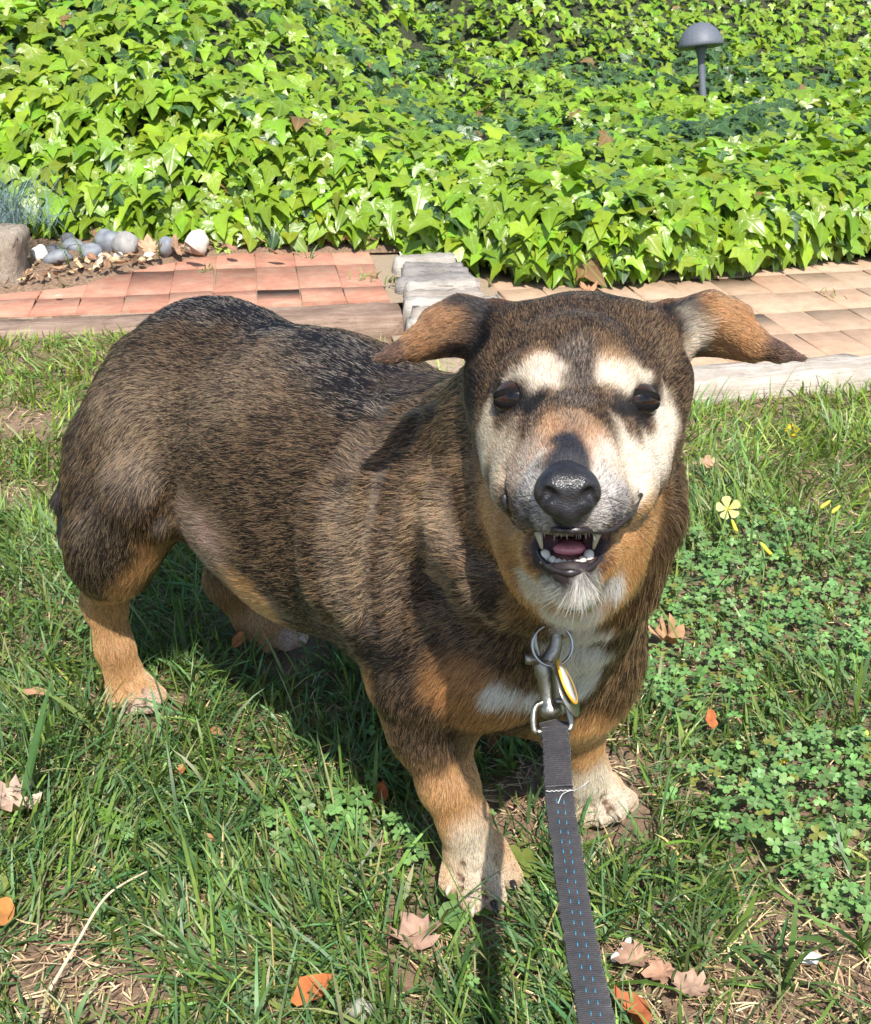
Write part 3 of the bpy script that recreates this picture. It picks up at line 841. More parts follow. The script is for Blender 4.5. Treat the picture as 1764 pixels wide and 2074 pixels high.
def march(pix):
    """first point of the body met along a line of sight, for placing details on it"""
    pix = np.asarray(pix, float)
    D = FWD + RIGHT * ((pix[:, :1] - 882) / F) + UP * ((1037 - pix[:, 1:2]) / F)
    D = unit(D); t = np.full(len(pix), .5)
    for _ in range(70):
        t = t + .9 * sdf(CAM + D * t[:, None])
    t = np.where(t > 2.2, np.nan, t)
    return CAM + D * t[:, None]

# folds of loose skin over the neck and shoulder: real furrows with ridges between
FOLDS = [[(790, 815), (762, 850), (735, 905), (712, 945)], [(850, 850), (800, 905), (765, 980), (745, 1060), (742, 1140), (750, 1220), (768, 1300)],
         [(705, 985), (690, 1060), (688, 1150), (698, 1230)], [(905, 960), (905, 1040), (930, 1110), (985, 1160), (1000, 1230)],
         [(355, 985), (345, 1020), (320, 1060)], [(855, 1010), (845, 1090), (858, 1160), (895, 1215)]]
FW = [.0060, .0070, .0058, .0062, .0052, .0045]
def dense(f, n):
    f = np.asarray(f, float); t = np.linspace(0, len(f) - 1, n); out = []
    for x in t:
        i = min(int(x), len(f) - 2); g = x - i
        p0, p1, p2, p3 = f[max(i - 1, 0)], f[i], f[i + 1], f[min(i + 2, len(f) - 1)]
        out.append(.5 * (2 * p1 + (p2 - p0) * g + (2 * p0 - 5 * p1 + 4 * p2 - p3) * g * g + (3 * p1 - p0 - 3 * p2 + p3) * g ** 3))
    return np.array(out)
EYES = []
for (x_, y_) in ((1042, 805), (1293, 810)):
    m_ = march([(x_, y_)])[0]; vd = unit(m_ - CAM); EYES.append(m_ + .0088 * vd + (.0012 if x_ < 1100 else -.0012) * RIGHT)
    t_ = .10 if x_ < 1100 else -.10; ex = RIGHT * math.cos(t_) - UP * math.sin(t_)
    inn = ex if x_ < 1100 else -ex
    add(m_ + .0025 * vd - .0078 * inn, .0048, m_ + .0010 * vd + .0110 * inn - .0018 * UP, .0046, k=.003, op='sub')
    add(m_ + .0030 * vd, .0062, k=.003, op='sub')
# lip creases at the ends of the smile
for q in ([(1020, 962), (1019, 982), (1026, 1006)], [(1304, 968), (1306, 988), (1296, 1012)]):
    w_ = march(q)
    for i in (0, 1): add(w_[i], .0030, w_[i + 1], .0026, .004, op='sub')
FOLDS = [dense(f, 12) for f in FOLDS]
for f, w in zip(FOLDS[1:4], (.016, .012, .014)):
    for sg_ in (-1, 1):
        g = march(f + np.array([sg_ * 27, sg_ * 4])); g = g[np.isfinite(g).all(1)]
        for i in range(len(g) - 1):
            e0, e1 = (math.sin(math.pi * (k + .6) / (len(g) + .2)) ** .5 for k in (i, i + 1))
            vd = unit(g[i] - CAM)
            add(g[i] + .010 * vd, w * e0, g[i + 1] + .010 * vd, w * e1, .018, BK, .012, 'neck')
_pts = [march(f) for f in FOLDS]
for f, w in zip(_pts, FW):
    f = f[np.isfinite(f).all(1)]
    for i in range(len(f) - 1):
        if np.linalg.norm(f[i + 1] - f[i]) > .06: continue
        e0, e1 = (math.sin(math.pi * (k + .5) / len(f)) ** .5 for k in (i, i + 1)); vd = unit(f[i] - CAM)
        add(f[i] - .001 * vd, w * e0, f[i + 1] - .001 * vd, w * e1, .012, op='sub')
# clefts between the toes
CLEFTS = [[(936, 1752), (934, 1775), (931, 1800)], [(976, 1755), (978, 1785), (980, 1812)], [(1006, 1742), (1014, 1765), (1018, 1790)],
          [(1194, 1620), (1196, 1636), (1200, 1652)], [(1224, 1614), (1230, 1630), (1236, 1644)], [(254, 1400), (254, 1415), (254, 1428)], [(282, 1395), (286, 1412), (290, 1426)]]
_cl = [march(f) for f in CLEFTS]
for f in _cl:
    for i in (0, 1):
        if np.isfinite(f[i:i + 2]).all(): add(f[i], .0030, f[i + 1], .0036, .002, op='sub')

def polygonise(h, PR):
    A = np.array([np.minimum(p['a'] - p['ra'], p['b'] - p['rb']) for p in PR if p['op'] == 'add'])
    B = np.array([np.maximum(p['a'] + p['ra'], p['b'] + p['rb']) for p in PR if p['op'] == 'add'])
    lo = A.min(0) - .02; hi = B.max(0) + .02
    n = np.ceil((hi - lo) / h).astype(int) + 1
    ax = [lo[i] + h * np.arange(n[i]) for i in range(3)]
    G = np.full(n, .05, np.float32)
    for p in PR:
        r = max(p['ra'], p['rb']); inf = p['k'] + .012
        l = np.minimum(p['a'], p['b']) - r - inf; u = np.maximum(p['a'], p['b']) + r + inf
        s = [slice(max(0, int((l[i] - lo[i]) / h)), min(n[i], int((u[i] - lo[i]) / h) + 2)) for i in range(3)]
        X, Y, Z = np.meshgrid(ax[0][s[0]], ax[1][s[1]], ax[2][s[2]], indexing='ij')
        d = prim_d(np.stack([X.ravel(), Y.ravel(), Z.ravel()], 1), p).reshape(X.shape).astype(np.float32)
        g = G[s[0], s[1], s[2]]
        G[s[0], s[1], s[2]] = smin(g, d, p['k']) if p['op'] == 'add' else -smin(-g, d, p['k'])
    ins = G < 0
    cnt = np.zeros(n - 1, np.uint8)
    for dx in (0, 1):
        for dy in (0, 1):
            for dz in (0, 1):
                cnt += ins[dx:n[0] - 1 + dx, dy:n[1] - 1 + dy, dz:n[2] - 1 + dz]
    C = np.argwhere((cnt > 0) & (cnt < 8))
    vid = np.full(n - 1, -1, np.int32); vid[C[:, 0], C[:, 1], C[:, 2]] = np.arange(len(C))
    off = np.array([(a, b, c) for a in (0, 1) for b in (0, 1) for c in (0, 1)])
    val = np.stack([G[C[:, 0] + o[0], C[:, 1] + o[1], C[:, 2] + o[2]] for o in off], 1)
    S = np.zeros((len(C), 3)); m = np.zeros(len(C))
    for i in range(8):
        for j in range(i + 1, 8):
            if np.abs(off[i] - off[j]).sum() == 1:
                a, b = val[:, i], val[:, j]; x = (a < 0) != (b < 0)
                t = np.where(x, a / np.where(x, a - b, 1), 0)
                S += np.where(x[:, None], off[i] + t[:, None] * (off[j] - off[i]), 0); m += x
    V = lo + h * (C + S / m[:, None])
    Q = []
    for a in range(3):
        b, c = (a + 1) % 3, (a + 2) % 3
        s0 = [slice(None)] * 3; s1 = [slice(None)] * 3
        s0[a] = slice(0, n[a] - 1); s1[a] = slice(1, n[a])
        E = np.argwhere(ins[tuple(s0)] != ins[tuple(s1)])
        E = E[(E[:, b] > 0) & (E[:, c] > 0) & (E[:, b] < n[b] - 1) & (E[:, c] < n[c] - 1)]
        def cell(db, dc):
            q = E.copy(); q[:, b] += db; q[:, c] += dc
            return vid[q[:, 0], q[:, 1], q[:, 2]]
        quad = np.stack([cell(-1, -1), cell(0, -1), cell(0, 0), cell(-1, 0)], 1)
        f = ins[E[:, 0], E[:, 1], E[:, 2]]
        quad[~f] = quad[~f][:, ::-1]
        Q.append(quad)
    Q = np.concatenate(Q)
    return V, Q[(Q >= 0).all(1)]

DV, DQ = polygonise(.0023, PR)
# keep only the connected body, put every vertex on the true surface
def sdf_near(P, eps=None):
    out = np.empty(len(P))
    for i in range(0, len(P), 20000): out[i:i + 20000] = sdf(P[i:i + 20000])
    return out
_a, _b, _c, _d = (DV[DQ[:, i]] for i in range(4))
_fn = np.cross(_c - _a, _d - _b)
DN = np.zeros_like(DV)
for i in range(4): np.add.at(DN, DQ[:, i], _fn)
DN = unit(DN)
for _ in range(2):       # relax slightly
    S = np.zeros_like(DV); m = np.zeros(len(DV))
    for i in range(4):
        np.add.at(S, DQ[:, i], DV[DQ[:, (i + 1) % 4]] + DV[DQ[:, (i - 1) % 4]]); np.add.at(m, DQ[:, i], 2)
    DV = DV * .5 + .5 * S / m[:, None]

# ---- what each point of the coat is like
_adds = [p for p in PR if p['op'] == 'add']
REG = ['body', 'tail', 'neck', 'chest', 'shoulder', 'leg', 'paw', 'thigh', 'head', 'jaw', 'ear']
Wt = np.zeros((len(DV), len(_adds)), np.float32)
for i, p in enumerate(_adds): Wt[:, i] = np.exp(-np.clip(prim_d(DV, p), -.05, .3) / .007)
Wt /= Wt.sum(1, keepdims=True) + 1e-9
RW = np.stack([Wt[:, [i for i, p in enumerate(_adds) if p['reg'] == r]].sum(1) for r in REG], 1)
reg = {r: RW[:, i] for i, r in enumerate(REG)}
FL = Wt @ np.array([unit(p['flow']) for p in _adds])
LN = Wt @ np.array([p['ln'] for p in _adds])
hw = np.clip(reg['head'] + reg['jaw'], 0, 1)[:, None]
face_flow = unit(DV - NOSE + np.array([0, 0, .02]))
FL = FL * (1 - hw) + hw * np.where(reg['jaw'][:, None] > .5, .6 * FL + .6 * face_flow, face_flow)
FL = unit(FL)

# palettes: light hair, dark hair, share of light hairs
PAL = dict(body=((.215, .135, .072), (.014, .0095, .0065), .40), tail=((.03, .02, .015), (.008, .006, .005), .2), neck=((.265, .165, .088), (.018, .0115, .0075), .47),
           chest=((.26, .155, .08), (.024, .016, .010), .48), shoulder=((.22, .135, .07), (.016, .011, .0075), .38), leg=((.60, .35, .165), (.40, .21, .09), .75),
           paw=((.74, .52, .32), (.56, .34, .17), .8), thigh=((.19, .115, .058), (.015, .010, .007), .35), head=((.22, .135, .07), (.022, .014, .009), .33),
           jaw=((.62, .34, .14), (.40, .19, .07), .75), ear=((.19, .085, .035), (.045, .022, .012), .5))
CL = sum(reg[r][:, None] * np.array(PAL[r][0]) for r in REG)
CD = sum(reg[r][:, None] * np.array(PAL[r][1]) for r in REG)
CF = sum(reg[r] * PAL[r][2] for r in REG)
BARE = np.zeros(len(DV))
PN = DV + .006 * (np.stack([vnoise(DV, 90, s) for s in (1, 2, 3)], 1) - .5) * 2
_vx, _vy, _vd = proj(DV)
def hit(pix):
    out = np.full((len(pix), 3), np.nan)
    for i, (x, y) in enumerate(pix):
        m = np.flatnonzero((np.abs(_vx - x) < 7) & (np.abs(_vy - y) < 7))
        if len(m): out[i] = DV[m[np.argmin(_vd[m])]]
    return out
def patch(pix, r, L, D, f, soft=.45, ln=None, bare=0, amt=1.0, pts=None):
    """coat marking: a soft-edged spot round a point of the skin"""
    global CL, CD, CF, LN, BARE
    P = hit(pix) if pts is None else np.asarray(pts)
    for c in P:
        if not np.isfinite(c).all(): continue
        d = np.linalg.norm(PN - c, axis=1)
        w = amt * (1 - smooth(r * (1 - soft), r * (1 + soft), d))
        CL = CL * (1 - w[:, None]) + w[:, None] * np.array(L); CD = CD * (1 - w[:, None]) + w[:, None] * np.array(D)
        CF = CF * (1 - w) + w * f
        if ln: LN = LN * (1 - w) + w * ln
        if bare: BARE = np.maximum(BARE, w * bare)
CREAM = ((.86, .78, .64), (.70, .56, .38), .85); WHITE = ((.88, .85, .80), (.80, .74, .66), .85)
TAN = ((.66, .37, .16), (.45, .22, .085), .75); RUST = ((.48, .24, .095), (.22, .10, .04), .7)
BLACK = ((.06, .05, .045), (.010, .009, .009), .12); DARK = ((.16, .11, .07), (.022, .016, .013), .28)
GREY = ((.62, .58, .54), (.16, .14, .13), .7)
# back, rump
patch([(300, 625), (370, 608), (450, 612), (520, 628), (590, 655), (650, 690), (700, 725), (745, 760), (785, 785)], .034, *((.34, .28, .22), (.008, .007, .008), .14), soft=.75)
patch([(180, 690), (160, 760), (150, 850)], .03, *DARK, soft=.8, amt=.7)
patch([(800, 770), (850, 765), (900, 765)], .022, *DARK, soft=.8)
patch([(230, 860), (260, 800), (300, 880), (420, 800), (520, 760)], .045, (.40, .29, .18), (.05, .035, .025), .6, soft=.8, amt=.45)
# thigh, hind leg
patch([(200, 1080), (230, 1130), (255, 1170), (215, 1190), (190, 1130)], .032, (.20, .14, .085), (.018, .013, .011), .3, soft=.6)
patch([(270, 1190), (300, 1150), (320, 1115)], .018, *TAN, soft=.8, amt=.7, ln=.018)
patch([(385, 1075), (420, 1095), (400, 1120), (370, 1110)], .028, (.42, .30, .21), (.24, .16, .11), .7, soft=.8, ln=.017)
patch([(430, 1100)], .012, (.55, .34, .28), (.45, .28, .23), .8, soft=.8, amt=.7)
patch([(440, 1165), (500, 1205), (550, 1235)], .018, *CREAM, soft=.8, amt=.12, ln=.016)
patch([(225, 1240), (235, 1300), (245, 1345), (500, 1215), (530, 1250)], .032, *TAN, soft=.4)
patch([(235, 1370), (250, 1395), (262, 1410), (285, 1400), (545, 1275)], .022, *TAN, soft=.4)
patch([(308, 1405), (295, 1425), (268, 1432), (575, 1290), (600, 1290)], .012, *((.74, .56, .44), (.60, .40, .28), .85), soft=.7)
# shoulder, foreleg
patch([(800, 1360), (840, 1420), (810, 1440), (870, 1390)], .034, (.17, .12, .08), (.016, .012, .011), .25, soft=.6)
patch([(835, 1500), (870, 1535), (885, 1480), (850, 1460)], .030, (.22, .14, .08), (.024, .017, .013), .36, soft=.7)
patch([(925, 1375), (960, 1400), (985, 1440), (1040, 1455)], .022, *RUST, soft=.7, ln=.016)
patch([(890, 1570)], .020, (.40, .24, .12), (.09, .055, .03), .5, soft=.8)
patch([(945, 1600), (930, 1640), (920, 1680), (915, 1610)], .020, *TAN, soft=.6)
patch([(968, 1700), (955, 1735), (970, 1765), (985, 1790)], .018, *((.84, .70, .52), (.70, .50, .32), .82), soft=.9)
patch([(1180, 1490), (1185, 1530)], .03, *TAN, soft=.5)
patch([(1205, 1600), (1215, 1625), (1240, 1625)], .024, *((.86, .74, .57), (.74, .56, .37), .82), soft=.8)
# chest bib
patch([(1190, 1385), (1170, 1405), (1207, 1365), (1212, 1325), (1208, 1285), (1200, 1255)], .0145, *WHITE, soft=.35, ln=.018)
for f in _pts[:5]:  # dark coat bands along the folds: painted fold shade plus parted dark hair
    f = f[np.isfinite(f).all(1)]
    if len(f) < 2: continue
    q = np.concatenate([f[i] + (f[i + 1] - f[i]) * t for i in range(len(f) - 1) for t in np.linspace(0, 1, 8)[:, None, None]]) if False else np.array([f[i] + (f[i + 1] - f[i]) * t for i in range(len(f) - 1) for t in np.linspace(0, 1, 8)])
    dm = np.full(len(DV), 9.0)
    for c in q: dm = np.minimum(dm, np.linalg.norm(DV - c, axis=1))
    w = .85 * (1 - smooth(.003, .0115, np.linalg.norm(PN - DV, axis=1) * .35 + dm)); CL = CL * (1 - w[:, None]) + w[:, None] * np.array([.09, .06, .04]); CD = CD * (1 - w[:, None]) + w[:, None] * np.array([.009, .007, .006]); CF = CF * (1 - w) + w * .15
patch([(1135, 1245), (1165, 1265), (1190, 1290), (1195, 1330), (1165, 1350), (1150, 1310), (1170, 1375), (1195, 1355)], .0160, *WHITE, soft=.35, ln=.018)
patch([(1085, 1408), (1050, 1404), (1018, 1394)], .0085, *WHITE, soft=.5, ln=.018)
patch([(1190, 1240)], .014, *WHITE, soft=.4, ln=.018)
# tan band on the neck
patch([(880, 960), (868, 1040), (862, 1100), (880, 1160), (830, 1010)], .018, (.44, .29, .16), (.08, .05, .03), .66, soft=.9, amt=.8)
patch([(720, 1000), (715, 1080), (720, 1160), (730, 1230)], .012, (.36, .26, .16), (.05, .035, .022), .58, soft=.9, amt=.6)
patch([(905, 880), (930, 960), (950, 1050)], .022, (.30, .18, .09), (.03, .02, .014), .5, soft=.7)
patch([(1365, 1000), (1350, 1070), (1320, 1140), (1295, 1190)], .018, *DARK, soft=.9, amt=.55)
# throat / jaw side
patch([(1035, 1112), (1012, 1050), (1050, 1150)], .014, *RUST, soft=.5)
patch([(1278, 1098), (1302, 1050), (1318, 1005), (1262, 1138)], .0135, *TAN, soft=.6)
patch([(1105, 1192), (1075, 1180)], .010, *CREAM, soft=.6, ln=.016)
patch([(1155, 1190), (1190, 1192), (1225, 1185), (1135, 1196), (1175, 1200)], .0095, *WHITE, soft=.5, ln=.019)
# face
patch([(1110, 905), (1195, 905), (1125, 870), (1185, 870), (1100, 955), (1207, 955), (1095, 925), (1212, 925)], .013, (.56, .32, .17), (.33, .17, .085), .7, soft=.8)
patch([(985, 865), (980, 910), (1002, 945), (1015, 895)], .016, (.66, .55, .40), (.42, .31, .20), .78, soft=.75)
patch([(1050, 935), (1058, 970), (1075, 990)], .014, (.66, .53, .42), (.36, .26, .19), .72, soft=.8)
patch([(1355, 850), (1345, 900), (1320, 930), (1290, 960), (1305, 890), (1280, 915)], .016, *((.86, .78, .65), (.62, .49, .34), .82), soft=.75)
patch([(1250, 935), (1255, 975), (1235, 985)], .014, (.76, .65, .53), (.45, .33, .24), .76, soft=.8)
patch([(1070, 1010), (1085, 1040), (1235, 1010), (1222, 1045), (1105, 1050), (1062, 985), (1250, 990), (1090, 980)], .0115, *GREY, soft=.7)
patch([(1048, 1025), (1060, 1045), (1100, 1060), (1264, 1026), (1250, 1046), (1212, 1062)], .009, (.46, .42, .39), (.10, .085, .08), .6, soft=.6)
patch([(1062, 1058), (1246, 1058), (1150, 1070)], .005, (.22, .20, .19), (.05, .045, .045), .45, soft=.6)
patch([(1022, 1003), (1031, 1034), (1045, 1057), (1066, 1070), (1082, 1075), (1225, 1075), (1246, 1067), (1268, 1050), (1283, 1028), (1296, 1004)], .0030, (.03, .025, .025), (.015, .012, .012), .4, soft=.4, bare=1)
for f in _cl: patch([], .0036, (.14, .075, .04), (.05, .03, .02), .5, soft=.4, ln=.0012, bare=1, pts=f)  # shade between the toes painted in as darker skin along the clefts
patch([(1098, 738), (1115, 765), (1085, 762), (1098, 750)], .0078, (.80, .71, .59), (.62, .48, .34), .82, soft=.9)
patch([(1052, 752), (1028, 768)], .006, *CREAM, soft=.8, amt=.85)
patch([(1235, 745), (1220, 768), (1248, 765), (1238, 755)], .0078, (.80, .71, .59), (.62, .48, .34), .82, soft=.9)
patch([(1282, 758), (1308, 775)], .006, *CREAM, soft=.8, amt=.85)
patch([(1085, 715), (1245, 718)], .010, (.62, .38, .2), (.35, .2, .1), .6, soft=.9, amt=.6)
patch([(1167, 760), (1167, 720), (1165, 800)], .011, (.26, .20, .15), (.035, .028, .024), .4, soft=.7)
patch([(1022, 832), (1050, 842), (1075, 838), (1085, 812), (1060, 862)], .0095, (.30, .19, .11), (.03, .02, .016), .4, soft=.7)
patch([(1275, 845), (1308, 842), (1255, 835), (1248, 810), (1285, 862)], .0095, (.30, .19, .11), (.03, .02, .016), .4, soft=.7)
patch([(1026, 803), (1042, 805), (1060, 811), (1076, 822), (1308, 808), (1292, 810), (1274, 816), (1258, 828), (1012, 800), (1324, 806), (1040, 822), (1296, 828)], .0092, (.02, .016, .014), (.012, .01, .01), .3, soft=.4, ln=.003)
patch([(1157, 892), (1153, 915), (1150, 935), (1140, 945), (1160, 945)], .0115, (.05, .048, .055), (.018, .018, .022), .4, soft=.5, ln=.0025)
patch([(1168, 848)], .009, (.42, .28, .18), (.12, .08, .05), .55, soft=.8)
# ears
patch([(950, 640), (960, 660), (950, 690), (960, 720)], .018, *BLACK, soft=.6)
patch([(1400, 640), (1395, 655), (1388, 630)], .012, *BLACK, soft=.6)
patch([(955, 735), (950, 770), (948, 805)], .010, *BLACK, soft=.8)
patch([(1400, 740), (1402, 780)], .009, *DARK, soft=.8)
patch([(1415, 665), (1420, 690), (1405, 715)], .009, *CREAM, soft=.9, amt=.6, ln=.016)
patch([(1440, 620), (1455, 600)], .009, (.34, .18, .08), (.08, .045, .02), .55, soft=.8)
patch([(1455, 650), (1490, 660), (1500, 690), (1460, 690)], .014, *((.42, .20, .075), (.22, .10, .035), .68), soft=.7)
patch([(900, 650), (880, 680), (850, 690)], .014, *((.30, .14, .055), (.12, .055, .025), .6), soft=.7)
patch([(800, 715), (770, 725), (1570, 715), (1610, 722)], .010, (.16, .08, .05), (.05, .03, .022), .5, soft=.6, ln=.004)
# inside of the mouth, lips, nose seat: bare skin
patch([], .014, (.10, .03, .03), (.07, .02, .02), .5, soft=.3, bare=1, pts=[hp(1120, 1100, .68), hp(1152, 1102, .69), hp(1186, 1100, .68), hp(1152, 1100, .71)])
patch([], .0075, (.035, .025, .026), (.02, .015, .015), .5, soft=.3, bare=1, pts=[hp(1120, 1148, .672), hp(1155, 1158, .668), hp(1190, 1148, .672), hp(1102, 1122, .682), hp(1207, 1122, .682), hp(1138, 1155, .67), hp(1172, 1155, .67)])
patch([(1096, 1122), (1110, 1147), (1133, 1163), (1155, 1168), (1178, 1163), (1202, 1147), (1217, 1120), (1088, 1102), (1226, 1098)], .0052, (.035, .025, .026), (.02, .015, .015), .5, soft=.35, bare=1)
patch([(1148, 975), (1120, 985), (1178, 985), (1148, 1010), (1150, 1035)], .0095, (.02, .02, .022), (.012, .012, .014), .5, soft=.3, bare=1)
LN = LN * (1 - .5 * reg['paw'])

dog = empty("dog", bz(0, 0, 0), "brown and black mixed-breed dog with white bib, ears flung out, standing on the grass", "dog")
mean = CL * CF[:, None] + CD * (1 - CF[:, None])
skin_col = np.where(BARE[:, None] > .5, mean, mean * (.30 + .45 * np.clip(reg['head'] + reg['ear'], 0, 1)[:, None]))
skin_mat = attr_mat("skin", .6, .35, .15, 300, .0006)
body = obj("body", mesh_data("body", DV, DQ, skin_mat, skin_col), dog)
body.matrix_parent_inverse = Matrix.Translation(-Vector(dog.location))

# ---- fur
def make_fur(count):
    a, b, c, d = (DV[DQ[:, i]] for i in range(4))
    n = np.cross(c - a, d - b); area = np.linalg.norm(n, axis=1) * .5; n = unit(n)
    ctr = (a + b + c + d) / 4
    facing = (n * unit(CAM - ctr)).sum(1)
    q = DQ
    bare = BARE[q].mean(1); ln = LN[q].mean(1)
    w = area * np.where(facing > -.35, 1.0, .3) * (bare < .5)
    px, py, dd = proj(ctr)
    w = w * (1 + 2.2 * np.clip(reg['head'] + reg['ear'] + reg['jaw'] + reg['paw'], 0, 1)[q].mean(1))
    r = np.random.default_rng(11)
    idx = r.choice(len(q), count, p=w / w.sum())
    u1 = r.random((count, 1)); u2 = r.random((count, 1))
    bw = [(1 - u1) * (1 - u2), u1 * (1 - u2), u1 * u2, (1 - u1) * u2]
    def it(A):
        A = A if A.ndim == 2 else A[:, None]
        return sum(bw[k] * A[q[idx, k]] for k in range(4))
    P = it(DV); N = unit(it(DN)); fl = it(FL); L = it(LN)[:, 0]
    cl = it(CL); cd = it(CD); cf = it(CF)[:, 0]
    hd = it(np.clip(reg['head'] + reg['paw'] + reg['leg'], 0, 1))[:, 0]
    # tufts: neighbouring hairs lean the same way
    tuft = np.stack([vnoise(P, 85, s) for s in (4, 5, 6)], 1) - .5
    fine = r.normal(0, 1, (count, 3))
    fl = unit(fl + .26 * tuft + .13 * fine)
    T = unit(fl - N * (fl * N).sum(1, keepdims=True))
    L = L * np.exp(r.normal(0, .22, count)) * (.85 + .3 * vnoise(P, 60, 9))
    lift = .15 + .11 * r.random(count) + .14 * (vnoise(P, 70, 8) - .5) + .34 * (1 - smooth(.004, .012, L))
    s = np.array([0, .3, .65, 1.0])
    pts = np.empty((count, 4, 3), np.float32)
    for j, t in enumerate(s):
        up = lift * (t * 1.25 - .75 * t * t)
        pts[:, j] = P - .0004 * N + L[:, None] * (T * (t * .93) + N * up[:, None]) + (L * .10 * t)[:, None] * tuft * 1.0
    pts[..., 2] = np.maximum(pts[..., 2], .002)
    # colour: some hairs light, some dark; banded clumps as in an agouti coat
    clump = vnoise(P * np.array([1, 1, 1]), 160, 12) * .5 + vnoise(P, 55, 13) * .5
    isl = r.random(count) < np.clip(cf + (clump - .5) * .55, .02, .98)
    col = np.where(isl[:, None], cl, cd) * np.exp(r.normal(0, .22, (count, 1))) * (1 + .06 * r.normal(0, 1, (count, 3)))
    col = np.clip(col, .003, .93)
    rad0 = (.00011 + .00005 * r.random(count)) * (.80 + .50 * (1 - hd))
    rad = rad0[:, None] * np.array([1.0, 1.0, .8, .15])
    cu = bpy.data.hair_curves.new("fur")
    cu.add_curves([4] * count)
    cu.attributes['position'].data.foreach_set('vector', pts.ravel())
    ra = cu.attributes.get('radius') or cu.attributes.new('radius', 'FLOAT', 'POINT')
    ra.data.foreach_set('value', rad.astype(np.float32).ravel())
    ca = cu.attributes.new('hair_color', 'FLOAT_COLOR', 'CURVE')
    ca.data.foreach_set('color', np.concatenate([col, np.ones((count, 1))], 1).astype(np.float32).ravel())
    return cu

def fur_material():
    m = bpy.data.materials.new("fur"); m.use_nodes = True
    N, L = m.node_tree.nodes, m.node_tree.links
    N.remove(N["Principled BSDF"])
    a = N.new("ShaderNodeAttribute"); a.attribute_name = 'hair_color'
    hinfo = N.new("ShaderNodeHairInfo")
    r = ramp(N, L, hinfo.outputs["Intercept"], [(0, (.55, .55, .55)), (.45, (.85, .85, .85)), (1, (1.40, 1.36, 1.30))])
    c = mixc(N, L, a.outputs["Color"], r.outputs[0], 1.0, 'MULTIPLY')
    h = N.new("ShaderNodeBsdfHairPrincipled"); h.parametrization = 'COLOR'
    h.inputs["Roughness"].default_value = .38; h.inputs["Radial Roughness"].default_value = .55
    h.inputs["Random Roughness"].default_value = .3
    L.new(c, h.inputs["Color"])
    df = N.new("ShaderNodeBsdfDiffuse"); L.new(c, df.inputs["Color"])
    mx = N.new("ShaderNodeMixShader"); mx.inputs[0].default_value = .45
    L.new(h.outputs[0], mx.inputs[1]); L.new(df.outputs[0], mx.inputs[2])
    L.new(mx.outputs[0], N["Material Output"].inputs["Surface"])
    return m
HAIRS = 900000
fur_cu = make_fur(HAIRS)
fur_cu.materials.append(fur_material())
fur = obj("fur", fur_cu, dog); fur["kind"] = "stuff"
fur.matrix_parent_inverse = Matrix.Translation(-Vector(dog.location))
# ---------------------------------------------------------------- nose, eyes, mouth, claws, whiskers
def part(o): 
    o.matrix_parent_inverse = Matrix.Translation(-Vector(dog.location)); return o

def blob(prims, h):
    V, Q = polygonise(h, prims)
    for _ in range(3):
        S = np.zeros_like(V); m = np.zeros(len(V))
        for i in range(4):
            np.add.at(S, Q[:, i], V[Q[:, (i + 1) % 4]] + V[Q[:, (i - 1) % 4]]); np.add.at(m, Q[:, i], 2)
        V = V * .5 + .5 * S / m[:, None]
    return V, Q
def P_(o, x, y, z): return o + x * RIGHT + y * UP - z * FWD
def pr(a, ra, b=None, rb=None, k=.004, op='add'):
    b = a + 1e-7 if b is None else b
    return dict(a=a, ra=ra, b=b, rb=ra if rb is None else rb, k=k, op=op)
n0 = hp(1149, 1000, .635)
npr = [pr(P_(n0, -.0055, .003, 0), .0108, P_(n0, .0055, .003, 0), .0108),
       pr(P_(n0, 0, .0085, -.005), .0100),
       pr(P_(n0, -.0098, -.0005, .0005), .0070, P_(n0, -.0075, -.006, .001), .0055),
       pr(P_(n0, .0098, -.0005, .0005), .0070, P_(n0, .0075, -.006, .001), .0055),
       pr(P_(n0, 0, -.008, .0015), .0068), pr(P_(n0, 0, -.012, -.001), .0042)]
for s in (-1, 1):
    npr += [pr(P_(n0, s * .0068, -.0030, .0120), .0032, P_(n0, s * .0108, -.0005, .0085), .0038, .0022, 'sub'),
            pr(P_(n0, s * .0115, -.0020, .0078), .0024, P_(n0, s * .0150, -.0056, .0035), .0012, .0018, 'sub')]
npr += [pr(P_(n0, 0, .003, .0128), .0007, P_(n0, 0, -.0165, .0075), .0012, .0020, 'sub')]
NV, NQ = blob(npr, .0006)
nm, N, L, B = new_mat("nose_leather")
vo = N.new("ShaderNodeTexVoronoi"); vo.inputs["Scale"].default_value = 900; vo.feature = 'F1'
tc = N.new("ShaderNodeTexCoord"); L.new(tc.outputs["Object"], vo.inputs["Vector"])
t = noise_node(N, L, 120, 3)
r = ramp(N, L, t.outputs["Fac"], [(.35, (.010, .010, .012)), (.75, (.030, .027, .029))])
L.new(r.outputs[0], B.inputs["Base Color"]); B.inputs["Roughness"].default_value = .36
bump(N, L, vo.outputs["Distance"], .28, .0010, B)
part(obj("nose", mesh_data("nose", NV, NQ, nm), dog))

